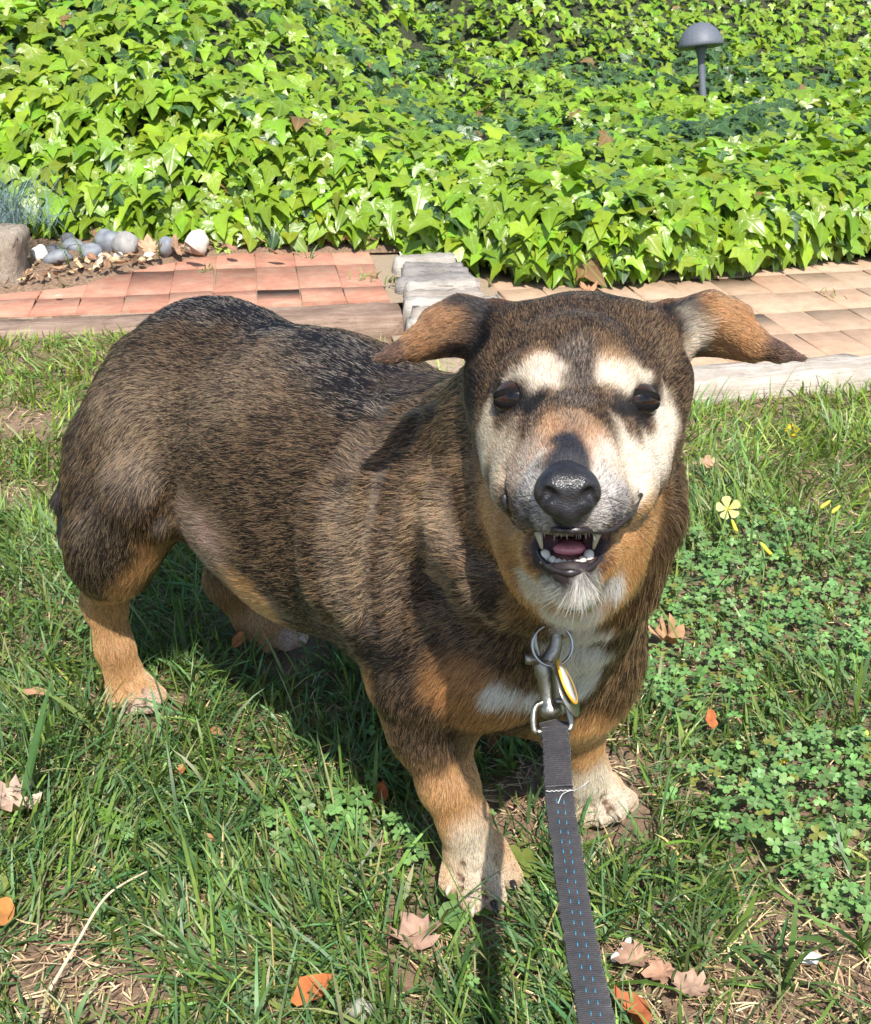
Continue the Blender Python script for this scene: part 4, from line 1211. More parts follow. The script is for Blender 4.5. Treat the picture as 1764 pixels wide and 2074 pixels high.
# eyes
eye_mat = attr_mat("eyeball", .13, .35, 0.0, 50, 0)
eye_mat.node_tree.nodes["Principled BSDF"].inputs["Coat Weight"].default_value = 0.0
eye_mat.node_tree.nodes["Principled BSDF"].inputs["Coat Roughness"].default_value = .03
lid_mat = plain("eyelid_skin", (.008, .007, .007), .85, spec=.12, grain=.3, gscale=400)
for s, e in zip((-1, 1), EYES):
    fw = unit(-FWD + s * .25 * RIGHT + .02 * UP); rt = unit(np.cross(UP, fw)); up = np.cross(fw, rt)
    tl = -s * .10; rt, up = 1.22 * (rt * math.cos(tl) + up * math.sin(tl)), 1.0 * (up * math.cos(tl) - rt * math.sin(tl))
    Rr = .0112; c0 = e + 0
    V = []; Fc = []; C = []; n = 28; m = 18
    for i in range(m + 1):
        a = math.pi * i / m
        for k in range(n):
            b = 2 * math.pi * k / n
            bul = 1 + .05 * math.exp(-(a / .5) ** 2)
            V.append(c0 + Rr * bul * (fw * math.cos(a) + math.sin(a) * (rt * math.cos(b) + up * math.sin(b))))
            C.append((.004, .004, .005) if a < .22 else (.026, .011, .006) if a < .55 else (.010, .006, .005) if a < .64 else (.035, .025, .02))
    for i in range(m):
        for k in range(n): Fc.append((i * n + k, i * n + (k + 1) % n, (i + 1) * n + (k + 1) % n, (i + 1) * n + k))
    part(obj("eye", mesh_data("eye", V, Fc, eye_mat, np.array(C)), dog))
    for nm_, sg, op in (("upper_eyelid", 1, .07), ("lower_eyelid", -1, .28)):
        V = []; Fc = []; nt = 25; na = 9
        for j in range(na):
            for i in range(nt):
                th = math.radians(-66 + 132 * i / (nt - 1))
                ed = op * max(math.cos(th * 1.36), 0) ** .8 
                ph = ed + .36 * (j - 1) / (na - 2) if j else ed
                rr = Rr * (1.03 + .02 * math.sin(min(max((j - 1) / (na - 2), 0), 1) * math.pi)) if j else Rr * 1.02
                V.append(c0 + rr * (math.cos(ph) * (fw * math.cos(th) + rt * math.sin(th)) + sg * up * math.sin(ph)))
        Fc = [(j * nt + i, j * nt + i + 1, (j + 1) * nt + i + 1, (j + 1) * nt + i) for j in range(na - 1) for i in range(nt - 1)]
        part(obj(nm_, mesh_data(nm_, V, Fc, lid_mat), dog))

# mouth
lip_mat = plain("lip_skin", (.022, .016, .017), .3, spec=.6, grain=.35, gscale=350)
tooth_mat = plain("tooth_enamel", (.46, .40, .27), .25, spec=.6, grain=.06, gscale=300)
small_tooth = plain("incisor_enamel", (.66, .61, .52), .2, spec=.6, grain=.05, gscale=300)
tongue_mat = plain("tongue_flesh", (.62, .22, .24), .3, spec=.6, grain=.25, gscale=260)
def spline(P, n):
    P = np.asarray(P, float); t = np.linspace(0, len(P) - 1, n); out = []
    for x in t:
        i = min(int(x), len(P) - 2); f = x - i
        p0, p1, p2, p3 = P[max(i - 1, 0)], P[i], P[i + 1], P[min(i + 2, len(P) - 1)]
        out.append(.5 * (2 * p1 + (p2 - p0) * f + (2 * p0 - 5 * p1 + 4 * p2 - p3) * f * f + (3 * p1 - p0 - 3 * p2 + p3) * f ** 3))
    return np.array(out)
b = MB(); pts = spline([hp(*q) for q in ((1062, 1078, .700), (1084, 1100, .690), (1096, 1130, .680), (1120, 1152, .672), (1155, 1160, .667), (1190, 1152, .672), (1214, 1130, .680), (1228, 1098, .690), (1252, 1074, .700))], 32)
b.tube(pts, .0009 + .0012 * np.sin(np.linspace(0, math.pi, 32)) + .0004 * np.sin(np.linspace(0, 41, 32)), 10); part(b.build("lower_lip", lip_mat, dog))
b = MB(); lpx = np.array([(1020, 1000), (1030, 1034), (1044, 1058), (1066, 1071), (1092, 1076), (1125, 1073), (1152, 1075), (1182, 1073), (1212, 1077), (1245, 1068), (1268, 1050), (1284, 1028), (1298, 1002)])
lw = march(lpx); pts = spline(lw - .0010 * unit(lw - CAM), 48)
b.tube(pts, .0019 + .0005 * np.sin(np.linspace(0, 37, 48)), 8); part(b.build("upper_lip", lip_mat, dog))
for q in (((1090, 1078, .678), (1094, 1095, .677), (1098, 1112, .679)), ((1210, 1080, .678), (1206, 1096, .677), (1202, 1112, .679))):
    b = MB(); b.tube(spline([hp(*x) for x in q], 8), np.linspace(.0025, .0006, 8), 10); part(b.build("canine_tooth", tooth_mat, dog))
for x, y, w, hgt, d in ((1104, 1133, .0025, 15, .683), (1119, 1141, .0020, 11, .680), (1131, 1145, .0018, 10, .678), (1143, 1147, .0018, 10, .677), (1155, 1148, .0018, 10, .677),
                        (1167, 1146, .0018, 10, .678), (1179, 1142, .0020, 11, .680), (1193, 1133, .0025, 15, .683)):
    w *= 1.18; d -= .0015; b = MB(); b.tube([hp(x, y + 8, d), hp(x, y - hgt * .5, d), hp(x, y - hgt * 1.05, d + .0005), hp(x, y - hgt * 1.35, d + .001)], [w, w * 1.05, w * .85, w * .3], 10)
    part(b.build("tooth", small_tooth, dog))
b = MB(); b.tube(spline([hp(1150, 1096, .730), hp(1150, 1096, .705), hp(1150, 1102, .692), hp(1150, 1120, .681)], 12), [.010, .013, .0145, .0150, .0152, .015, .0145, .0135, .012, .010, .007, .003], 16)
V = b.V[0]; c = hp(1150, 1118, .705); k = (V - c) @ UP; b.V[0] = V - (k * .62)[:, None] * UP
part(b.build("tongue", tongue_mat, dog))
b = MB(); b.tube(spline([hp(*q) for q in ((1098, 1136, .684), (1112, 1148, .680), (1132, 1154, .677), (1155, 1156, .676), (1178, 1154, .677), (1192, 1146, .680), (1206, 1134, .684))], 24), .0021 + .0004 * np.sin(np.linspace(0, 50, 24)), 8)
part(b.build("gum", plain("gum_flesh", (.20, .075, .075), .35, spec=.6, grain=.3, gscale=400), dog))
# claws
claw_mat = plain("claw_horn", (.02, .018, .02), .28, spec=.6)
pale_claw = plain("pale_claw_horn", (.45, .36, .28), .35, spec=.5)
for (p0, p1, p2, m_) in (((1000, 1828, 1.018), (1004, 1845, 1.010), (1005, 1858, 1.011), claw_mat), ((1036, 1784, 1.043), (1043, 1796, 1.036), (1046, 1806, 1.036), claw_mat),
                         ((956, 1832, 1.012), (957, 1846, 1.006), (957, 1858, 1.007), pale_claw), ((910, 1796, 1.032), (906, 1806, 1.027), (904, 1815, 1.027), pale_claw),
                         ((1215, 1654, 1.132), (1218, 1664, 1.127), (1219, 1671, 1.127), pale_claw), ((1250, 1644, 1.132), (1256, 1652, 1.127), (1259, 1658, 1.127), pale_claw),
                         ((273, 1431, 1.308), (276, 1440, 1.302), (277, 1447, 1.303), pale_claw), ((306, 1428, 1.308), (312, 1436, 1.302), (314, 1441, 1.303), pale_claw),
                         ((610, 1292, 1.41), (617, 1298, 1.405), (620, 1303, 1.405), pale_claw)):
    b = MB(); b.tube(spline([hp(*p0), hp(*p1), hp(*p2)], 7), np.linspace(.0034, .0007, 7), 8); part(b.build("claw", m_, dog))
# whiskers
b = MB()
wr = np.random.default_rng(5)
for s, cx in ((-1, 1085), (1, 1238)):
    for i in range(9):
        y = 1005 + 5 * i + wr.normal(0, 3); p0 = march([(cx + wr.normal(0, 7), y)])[0]
        d = unit(s * RIGHT * .8 - FWD * (.25 + .2 * wr.random()) - UP * (.1 + .09 * i * .5) + .12 * wr.normal(0, 1, 3))
        ln = .018 + .014 * wr.random()
        b.tube([p0 - .001 * d, p0 + .5 * ln * d - .001 * UP, p0 + ln * d - .005 * UP], [.00014, .00011, .00005], 5, c=tuple((.02, .018, .016) if wr.random() < 2 else (.4, .37, .32)))
for i in range(14):
    x = 1098 + 100 * wr.random(); p0 = hp(x, 1072 + 3 * wr.random(), .648 + .00016 * abs(x - 1150)); 
    d = unit(-UP * .9 - FWD * (.28 + .1 * wr.random()) + RIGHT * ((x - 1150) / 160 + .12 * wr.normal()))
    b.tube([p0, p0 + .002 * d, p0 + (.0032 + .002 * wr.random()) * d - .0008 * UP], [.00019, .00015, .00006], 5, c=tuple((.68, .64, .58)))
wh = part(b.build("whiskers", attr_mat("whisker_hair", .5, .4, 0, 50, 0), dog)); wh["kind"] = "stuff"
# ================================================================== GRASS AND SMALL PLANTS
def edge_y(x):
    return np.where(x < -.05, lf(x) - .004, np.where(x < .10, 2.25, rf(x) - .004))
FEET = [(np.array([.038, .835]), .046), (np.array([.158, .945]), .044), (np.array([-.315, 1.12]), .040), (np.array([-.178, 1.24]), .042),
        (np.array([.045, .795]), .030), (np.array([.165, .905]), .032), (np.array([-.30, 1.08]), .030), (np.array([-.17, 1.20]), .030)]
BARE_SPOTS = [(1640, 1960, .085), (1740, 1930, .09), (1560, 2040, .09), (1480, 1990, .05), (1000, 1640, .05), (1075, 1590, .035), (1300, 1330, .055), (1350, 1310, .04), (110, 1960, .06), (240, 2000, .05),
              (1230, 1560, .045), (1250, 1600, .035), (1300, 1960, .04), (1370, 990, .04), (1420, 950, .035), (860, 1930, .03), (1330, 2040, .05), (1650, 1860, .035), (1050, 1980, .025), (60, 880, .06), (40, 1000, .06)]
BS = np.array([[*gp(x, y)[:2], r] for x, y, r in BARE_SPOTS])
def bareness(X, Y):
    d = np.hypot(X[:, None] - BS[None, :, 0], Y[:, None] - BS[None, :, 1]) / BS[None, :, 2]
    n = vnoise(np.stack([X, Y, X * 0], 1), 45, 8) * .8
    return (1 - smooth(.45, 1.15, d + n[:, None] - .4)).max(1)
CLOVER_SPOTS = [(1500, 1180, .11), (1420, 1250, .10), (1600, 1260, .10), (1690, 1300, .09), (1350, 1230, .06), (1320, 1380, .05), (1420, 1400, .06), (1700, 1180, .07), (1560, 1090, .06), (1380, 1430, .05), (1480, 1320, .06),
                (1640, 1600, .06), (1560, 1640, .06), (1700, 1570, .05), (1440, 1590, .04), (1500, 1700, .035), (1740, 1640, .05), (1650, 1700, .04), (815, 1720, .016), (850, 1765, .016), (1600, 1760, .03), (1690, 1850, .03), (300, 1720, .02), (700, 1690, .03), (600, 1720, .03)]
CS = np.array([[*gp(x, y)[:2], r] for x, y, r in CLOVER_SPOTS])
def cloverness(X, Y):
    d = np.hypot(X[:, None] - CS[None, :, 0], Y[:, None] - CS[None, :, 1]) / CS[None, :, 2]
    return (1 - smooth(.6, 1.2, d)).max(1)

gr = np.random.default_rng(17)
def scatter(n, near_bias=True):
    """roots over the lawn, thinning out beyond the part in view"""
    Y = .35 + 2.25 * gr.random(n) ** 1.15
    X = gr.uniform(-1, 1, n) * (.30 + .46 * Y)
    side_share = gr.random(n) < .22; Xs = np.sign(X) * (.30 + .46 * Y) + np.sign(X) * gr.random(n) * 1.3; X = np.where(side_share, Xs, X); Y = np.where(side_share & (gr.random(n) < .3), Y - .9, Y)
    ok = Y < edge_y(X)
    for c, rad in FEET: ok &= np.hypot(X - c[0], Y - c[1]) > rad
    return X[ok], Y[ok]

def ribbons(root, az, tilt, ln, wd, bend, col_root, col_tip, segs=4, twist=None, name="grass", mat=None):
    """n flat tapering blades as one mesh"""
    n = len(root); t = np.linspace(0, 1, segs + 1)
    h = np.stack([np.cos(az), np.sin(az), az * 0], 1)
    a = tilt[:, None] + bend[:, None] * t[None]          # angle from the vertical along the blade
    step_ = ln[:, None] / segs
    dx = np.cumsum(np.concatenate([np.zeros((n, 1)), np.sin(a[:, :-1]) * step_], 1), 1)
    dz = np.cumsum(np.concatenate([np.zeros((n, 1)), np.cos(a[:, :-1]) * step_], 1), 1)
    ctr = root[:, None] + h[:, None] * dx[..., None] + np.array([0, 0, 1.0]) * dz[..., None]
    ctr[..., 2] = np.maximum(ctr[..., 2], root[:, None, 2] * .0 + .0015 + lawn_h(root[:, 0], root[:, 1])[:, None] - .003)
    side = np.stack([-np.sin(az + twist), np.cos(az + twist), .25 * np.sin(3 * twist)], 1)
    prof_ = np.array([.75, 1.0, .92, .66, .0]) if segs == 4 else np.interp(t, [0, .4, 1], [.8, 1, .1])
    Lf = ctr - side[:, None] * (wd[:, None] * prof_[None] * .5)[..., None]
    Rt = ctr + side[:, None] * (wd[:, None] * prof_[None] * .5)[..., None]
    k = segs + 1
    V = np.concatenate([Lf, Rt[:, :-1]], 1) if segs == 4 else np.concatenate([Lf, Rt], 1)
    m = V.shape[1]; base = (np.arange(n) * m)[:, None]
    Q = np.concatenate([base + np.array([i, k + i, k + i + 1, i + 1]) for i in range(segs - 1 if segs == 4 else segs)], 0)
    Fs = [Q]
    if segs == 4: Fs.append(base + np.array([segs - 1, k + segs - 1, segs]))
    tt = np.concatenate([t, t[:-1]]) if segs == 4 else np.concatenate([t, t])
    C = col_root[:, None] * (1 - tt[None, :, None]) + col_tip[:, None] * tt[None, :, None]
    return V.reshape(-1, 3), Fs, C.reshape(-1, 3)

grass_mat = foliage("grass_blade", .46, .22, .40, mottled=60)
straw_mat = attr_mat("dry_straw", .75, .25, .25, 200, 0)
# green blades
X, Y = scatter(158000)
bare = bareness(X, Y); clo = cloverness(X, Y)
nz = vnoise(np.stack([X, Y, X * 0], 1), 7, 3); nz2 = vnoise(np.stack([X, Y, X * 0], 1), 20, 4)
keep = gr.random(len(X)) < np.clip((1.0 - .96 * bare) * (1 - .72 * clo) * (.45 + 1.0 * nz2), 0, 1)
X, Y, nz, nz2, bare = X[keep], Y[keep], nz[keep], nz2[keep], bare[keep]; n = len(X)
root = np.stack([X, Y, lawn_h(X, Y) - .005], 1)
lean = 2.2 * math.pi * vnoise(root, 9, 6) + 1.0
az = np.where(gr.random(n) < .62, lean + gr.normal(0, .6, n), gr.uniform(0, 2 * math.pi, n))
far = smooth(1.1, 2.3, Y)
ln = (.028 + .032 * nz + .012 * gr.normal(0, 1, n)).clip(.014) * np.where(gr.random(n) < .06, 1.6, 1) * (1 - .25 * far)
tilt = np.abs(gr.normal(.72, .40, n)).clip(.03, 1.4); bend = gr.normal(.55, .45, n)
wd = (.0016 + .0020 * gr.random(n) ** 1.4) * np.where(gr.random(n) < .10, 1.6, 1)
g0 = np.array([.096, .176, .058]); 
cb = g0 * np.exp(gr.normal(0, .25, (n, 1))) * (1 + gr.normal(0, .08, (n, 3)))
blue = (gr.random((n, 1)) < .5); cb = np.where(blue, cb * np.array([.92, 1.0, 1.25]), cb * np.array([1.25, 1.12, .75]))
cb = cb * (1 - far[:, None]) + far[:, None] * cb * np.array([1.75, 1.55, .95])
dry = (gr.random(n) < .012 + .12 * bare); wd = np.where(dry, wd * .6, wd); cb[dry] = np.array([.36, .29, .13]) * np.exp(gr.normal(0, .2, (dry.sum(), 1)))
ct = cb * np.array([1.12, 1.12, 1.0]); tipdry = gr.random(n) < .13; ct[tipdry] = ct[tipdry] * .3 + .7 * np.array([.42, .36, .20])
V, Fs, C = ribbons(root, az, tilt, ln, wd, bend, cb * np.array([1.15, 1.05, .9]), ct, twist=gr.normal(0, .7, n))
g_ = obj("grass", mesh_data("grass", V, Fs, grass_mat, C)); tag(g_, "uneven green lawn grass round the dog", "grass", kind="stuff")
# dry thatch between the blades
X, Y = scatter(74000)
bare = bareness(X, Y); n2 = vnoise(np.stack([X, Y, X * 0], 1), 11, 14)
keep = gr.random(len(X)) < np.clip(.22 + .75 * bare + .5 * (n2 - .5), 0, 1); X, Y = X[keep], Y[keep]; n = len(X)
root = np.stack([X, Y, lawn_h(X, Y) + .001 + .006 * gr.random(n)], 1)
c = np.array([.46, .345, .20]) * np.exp(gr.normal(0, .32, (n, 1))) * (1 + gr.normal(0, .06, (n, 3))); br = gr.random(n) < .3; c[br] = np.array([.22, .13, .075]) * np.exp(gr.normal(0, .3, (br.sum(), 1)))
V, Fs, C = ribbons(root, gr.uniform(0, 2 * math.pi, n), gr.normal(1.45, .14, n).clip(.9, 1.62), .010 + .026 * gr.random(n) ** 1.6, .0009 + .0012 * gr.random(n), gr.normal(.1, .35, n), c, c * 1.1, segs=2, twist=gr.normal(0, .4, n))
s_ = obj("dry_thatch", mesh_data("dry_thatch", V, Fs, straw_mat, np.clip(C, 0, .9))); tag(s_, "pale dead grass stalks lying among the living blades", "dead grass", kind="stuff")

# clover: three heart-shaped leaflets on a stalk
def trefoil():
    outl = [(0, 0), (.22, .16), (.42, .48), (.40, .78), (.20, .92), (0, .76)]
    lf_ = outl + [(-x, y) for x, y in outl[-2:0:-1]]
    V, Fc, = [], []
    for k in range(3):
        a = 2 * math.pi * k / 3; o_ = len(V)
        for x, y in lf_:
            z = .22 * abs(x) - .10 * y * y + .06
            V.append((x * math.cos(a) - y * math.sin(a), x * math.sin(a) + y * math.cos(a), z))
        m = len(lf_)
        Fc += [(o_, o_ + i, o_ + i + 1) for i in range(1, m - 1)]
    return np.array(V), np.array(Fc)
TV, TF = trefoil()
clover_mat = foliage("clover_leaf", .48, .25, .4, mottled=90)
def clovers(X, Y, hgt, size, seed):
    r = np.random.default_rng(seed); n = len(X)
    Nn = unit(np.array([0, -.15, 1.0]) + r.normal(0, .30, (n, 3))); q = r.normal(0, 1, (n, 3))
    Tx = unit(q - Nn * (q * Nn).sum(1, keepdims=True)); Ty = np.cross(Nn, Tx)
    P = np.stack([X, Y, lawn_h(X, Y) + hgt], 1); k = len(TV)
    V = P[:, None] + size[:, None, None] * (TV[None, :, 0:1] * Tx[:, None] + TV[None, :, 1:2] * Ty[:, None] + TV[None, :, 2:3] * Nn[:, None])
    Fq = (TF[None] + (np.arange(n) * k)[:, None, None]).reshape(-1, 3)
    c = np.array([.15, .28, .085]) * np.exp(r.normal(0, .20, (n, 1))) * (1 + r.normal(0, .06, (n, 3)))
    yel = r.random(n) < .06; c[yel] = np.array([.22, .24, .05])
    return V.reshape(-1, 3), Fq, np.repeat(c, k, 0)
X, Y = scatter(52000); clo = cloverness(X, Y)
keep = gr.random(len(X)) < .95 * clo + .008 * (vnoise(np.stack([X, Y, X * 0], 1), 6, 17) > .55); X, Y = X[keep], Y[keep]
V, Fq, C = clovers(X, Y, .012 + .022 * gr.random(len(X)), .0050 + .0042 * gr.random(len(X)), 3)
c_ = obj("clover", mesh_data("clover", V, [Fq], clover_mat, C)); tag(c_, "low three-leaved clover patches in the lawn right of the dog", "clover", kind="stuff")

# tussocks of broader blades
def tuft(name, x, y, n, ln, wd, col, label, cat, spread=.012, tmax=.9, z=0.0, group=None, seed=1, lean_az=None, mat=None, bendm=.7):
    r = np.random.default_rng(seed); c = gp(x, y, z)
    root = c + np.stack([r.normal(0, spread, n), r.normal(0, spread, n), np.zeros(n) - .003], 1)
    az = r.uniform(0, 2 * math.pi, n) if lean_az is None else lean_az + r.normal(0, .5, n)
    cc = np.array(col) * np.exp(r.normal(0, .18, (n, 1)))
    V, Fs, C = ribbons(root, az, r.uniform(.1, tmax, n), ln * (.55 + .6 * r.random(n)), wd * (.7 + .5 * r.random(n)), r.normal(bendm, .35, n), cc, cc * 1.1, twist=r.normal(0, .5, n))
    o = obj(name, mesh_data(name, V, Fs, mat or grass_mat, C)); tag(o, label, cat, group); return o
GT = "coarse grass tufts in the lawn"
tuft("grass_tuft", 1600, 1975, 16, .085, .0055, (.11, .19, .05), "coarse light green grass tuft at the edge of the bare patch, lower right", "grass tuft", .008, 1.3, 0, GT, 2)
tuft("grass_tuft", 1750, 1925, 12, .09, .006, (.12, .21, .05), "broad-bladed grass tuft at the right edge above the bare patch", "grass tuft", .008, 1.3, 0, GT, 3)
tuft("grass_tuft", 1410, 1960, 18, .06, .003, (.10, .13, .045), "thin olive grass tuft right of the leash by the dead leaves", "grass tuft", .008, 1.2, 0, GT, 4)
tuft("grass_tuft", 60, 1640, 9, .15, .0062, (.075, .16, .045), "long arching grass blades beside the pale dry leaf at the left edge", "grass tuft", .010, 1.0, 0, GT, 5, .55, None, .3)
tuft("grass_tuft", 700, 1560, 26, .07, .0036, (.06, .125, .035), "tall grass tuft in the dog's shadow between its legs", "grass tuft", .02, .9, 0, GT, 6)
tuft("grass_tuft", 440, 1740, 26, .085, .004, (.06, .125, .035), "upright dark grass tuft left of the near front paw, by the feathery weed", "grass tuft", .02, .7, 0, GT, 7)
tuft("grass_tuft", 1040, 1570, 6, .055, .006, (.13, .22, .05), "bright lone seedling between the dog's front legs", "seedling", .003, .5, 0, None, 8)
tuft("grass_tuft", 700, 700, 14, .05, .003, (.10, .18, .05), "grass tuft against the brown timber edging by the grey step", "grass tuft", .012, .5, 0, GT, 9)
tuft("grass_tuft", 790, 690, 10, .07, .004, (.09, .16, .05), "taller grass tuft in the corner of the timber edging and the grey step", "grass tuft", .008, .4, 0, GT, 10)
GW = "weeds in the paving joints"
tuft("joint_weed", 740, 560, 16, .028, .0035, (.17, .24, .05), "small light weed on the red bricks left of the grey step", "weed", .018, 1.2, .067, GW, 11)
tuft("joint_weed", 410, 545, 12, .020, .003, (.13, .20, .05), "low weed sprig in the red brick joint behind the dog's rump", "weed", .014, 1.3, .067, GW, 12)
tuft("joint_weed", 128, 580, 10, .028, .003, (.15, .20, .06), "wispy weed on the red bricks near the timber post", "weed", .004, .9, .067, GW, 13)
tuft("joint_weed", 624, 520, 10, .045, .003, (.12, .22, .05), "upright grass sprig at the back edge of the red bricks under the ivy", "weed", .008, .6, .067, GW, 14)
tuft("joint_weed", 800, 640, 18, .030, .005, (.13, .18, .05), "leafy weed growing in the gap between brown timber and grey step", "weed", .014, 1.0, .03, GW, 15)
tuft("joint_weed", 796, 570, 12, .028, .004, (.15, .19, .06), "weed in the gap beside the red bricks and the back half of the grey step", "weed", .012, 1.0, .07, GW, 16)
tuft("joint_weed", 1690, 595, 10, .018, .0035, (.16, .2, .05), "small sprig on the pale paving near the ivy", "weed", .016, 1.3, .036, GW, 17)
tuft("joint_weed", 170, 520, 10, .030, .005, (.12, .22, .06), "green seedling among the pebbles behind the red bricks", "weed", .008, .9, .085, GW, 18)

fescue_mat = foliage("fescue_blade", .5, .2, .3)
tuft("blue_fescue", 5, 452, 420, .15, .0016, (.17, .25, .26), "blue-grey fine-bladed fescue clump behind the timber post", "ornamental grass", .05, 1.35, .16, None, 30, None, fescue_mat, .8)

# ---- fallen leaves
litter_mat = foliage("dead_leaf", .75, .12, .2, mottled=120)
OAK = [(0, 0), (.04, .14), (.20, .10), (.36, .20), (.22, .30), (.42, .38), (.50, .54), (.30, .54), (.36, .74), (.20, .72), (.12, .88), (0, 1.0)]
OVAL = [(0, 0), (.10, .08), (.22, .25), (.27, .45), (.24, .65), (.14, .85), (0, 1.0)]
def dead_leaf(x, y, size, rot, col, label, shape=OAK, z=.012, curl=.5, seed=0, tilt=(0, 0), name="fallen_leaf", group="fallen leaves on the lawn", cat="leaf", zabs=None, mat=None):
    r = np.random.default_rng(seed + 500)
    out_ = shape + [(-px_, py_) for px_, py_ in shape[-2:0:-1]]
    V = [(0, .42, 0)] + [(a, b_, 0) for a, b_ in out_]; V = np.array(V, float); V[1:, :2] += r.normal(0, .022, (len(V) - 1, 2))
    mid = np.array([(a * .5, .42 + (b_ - .42) * .5, 0) for a, b_, _ in V[1:]]); m = len(out_)
    V = np.concatenate([V, mid])
    V[:, 2] = curl * (V[:, 0] ** 2) * 1.4 + curl * .5 * (V[:, 1] - .45) ** 2 + .30 * (vnoise(V + seed, 3.5, 2) - .5) + .12 * (vnoise(V + seed, 9, 3) - .5)
    V[:, :] *= size; V[:, 1] -= .42 * size; V[:, 2] -= V[:, 2].min()
    Fc = [(0, 1 + m + i, 1 + m + (i + 1) % m) for i in range(m)] + [(1 + m + i, 1 + i, 1 + (i + 1) % m, 1 + m + (i + 1) % m) for i in range(m)]
    c = np.array(col) * np.exp(r.normal(0, .14, (len(V), 1)))
    o = obj(name, mesh_data(name, V, Fc, mat or litter_mat, c))
    p = gp(x, y, z if zabs is None else zabs); o.location = tuple(p); o.rotation_euler = (tilt[0], tilt[1], rot)
    tag(o, label, cat, group); return o
PINK = (.42, .27, .20); BRN = (.30, .16, .09); RED = (.33, .095, .035); TANL = (.50, .34, .18)
dead_leaf(838, 1905, .046, .4, PINK, "pale pinkish dead leaf on the grass left of the leash, below the front paw", curl=.6, seed=1, tilt=(.15, .1))
dead_leaf(25, 1632, .055, 1.2, (.50, .36, .28), "crumpled pale dry leaf at the left edge of the lawn", curl=1.0, seed=2, tilt=(.3, .2), z=.02)
dead_leaf(1352, 1300, .050, 1.3, (.40, .24, .13), "curled tan-brown leaf on bare soil right of the white bib", curl=.9, seed=3, tilt=(.2, 0))
dead_leaf(628, 2012, .036, -1.0, (.44, .14, .045), "orange-red dead leaf near the bottom edge of the lawn", OVAL, curl=.9, seed=4, tilt=(.3, .2), z=.02)
dead_leaf(768, 1612, .028, .2, RED, "small red leaf standing in the shade left of the near front leg", OVAL, curl=.9, seed=5, tilt=(1.0, .2), z=.02)
dead_leaf(80, 1408, .034, 1.4, (.38, .22, .13), "narrow brown leaf on the grass left of the near hind paw", OVAL, curl=1.0, seed=6, tilt=(.2, .1), z=.025)
dead_leaf(1278, 2058, .040, .8, (.34, .11, .045), "red-brown leaf beside the leash at the bottom edge", OVAL, curl=.9, seed=7, tilt=(.2, .3), z=.01)
dead_leaf(1000, 1520, .034, .3, (.22, .07, .035), "dark red leaf in the shade between the front legs", OVAL, curl=.7, seed=8, tilt=(.4, .2))
dead_leaf(438, 2010 - 520, .022, .5, (.34, .18, .08), "tiny brown leaf scrap in the shade behind the near hind paw", OVAL, curl=.8, seed=9) 
dead_leaf(482, 1300, .024, -.4, (.38, .16, .06), "small orange leaf in the shade before the far hind paw", OVAL, curl=.9, seed=10, tilt=(.6, .2), z=.02)
dead_leaf(1285, 1945, .034, 2.0, (.36, .22, .15), "torn brown leaf on the soil right of the leash", curl=.4, seed=11)
dead_leaf(1400, 2000, .034, .6, (.38, .25, .18), "flat greyish-brown leaf in the straw right of the leash", curl=.3, seed=12)
dead_leaf(1340, 1975, .030, 1.6, (.40, .23, .15), "reddish flat leaf right of the leash, behind the greyish-brown one", curl=.3, seed=13)
dead_leaf(1430, 945, .040, 1.2, (.46, .29, .18), "tan leaf on the grass just right of the dog's cheek", curl=.5, seed=14)
dead_leaf(1440, 1460, .022, .1, (.42, .13, .05), "little red leaf scrap in the clover right of the far front leg", OVAL, curl=.8, seed=15, tilt=(.7, 0), z=.02)
dead_leaf(365, 1565, .020, .1, (.36, .15, .06), "little rust leaf scrap on the sunlit grass below the near hind paw", OVAL, curl=.8, seed=16, z=.025)
dead_leaf(5, 1860, .035, .1, (.45, .20, .06), "orange-brown leaf cut by the left edge of the lawn", OVAL, curl=.6, seed=17, z=.015)
dead_leaf(440, 1705, .020, 1.1, (.38, .20, .10), "brown leaf scrap in the grass beside the feathery weed", OVAL, curl=.6, seed=18, z=.02)
GB = "dead leaves among the stones"
for k, (x, y, sz, rot, col, lab, tl, shp) in enumerate([
        (300, 503, .055, .4, (.48, .31, .19), "broad tan dead leaf leaning on the stones under the ivy", (.7, .1), OAK), (355, 505, .060, .9, (.40, .25, .16), "tan pointed leaf between the small bluish stone and the white stone", (.8, .5), OVAL),
        (392, 518, .060, 1.45, (.13, .065, .04), "dark chocolate-brown curled leaf in front of the white stone", (.5, .2), OVAL), (258, 470, .060, -.3, (.22, .14, .10), "dark dead leaf hanging above the largest stone", (1.1, 0), OVAL),
        (245, 535, .045, 1.5, (.46, .30, .16), "yellowish dry leaf at the edge of the red bricks below the pebbles", (.1, .1), OVAL), (200, 480, .055, .2, (.27, .15, .09), "brown leaf standing behind the stones near the post", (1.0, .3), OAK),
        (110, 468, .050, .1, (.20, .09, .06), "maroon leaf beside the blue fescue clump", (1.0, .2), OAK), (470, 508, .045, .8, (.36, .20, .13), "reddish-brown leaf on the litter right of the white stone", (.3, .1), OVAL),
        (560, 515, .045, 1.4, (.34, .19, .11), "brown leaf under the ivy behind the middle of the red bricks", (.3, .1), OVAL), (185, 525, .035, .5, (.34, .18, .11), "small brown leaf between the blue-grey stones and the tan pebbles", (.3, .2), OVAL)]):
    dead_leaf(x, y, sz, rot, col, lab, shp, curl=.7, seed=40 + k, tilt=tl, group=GB, zabs=.092)
dead_leaf(120, 600, .022, 1.2, (.55, .42, .30), "tiny pale chip lying on the red bricks near the post", OVAL, curl=.2, seed=60, zabs=.072, name="leaf_chip", group=None)
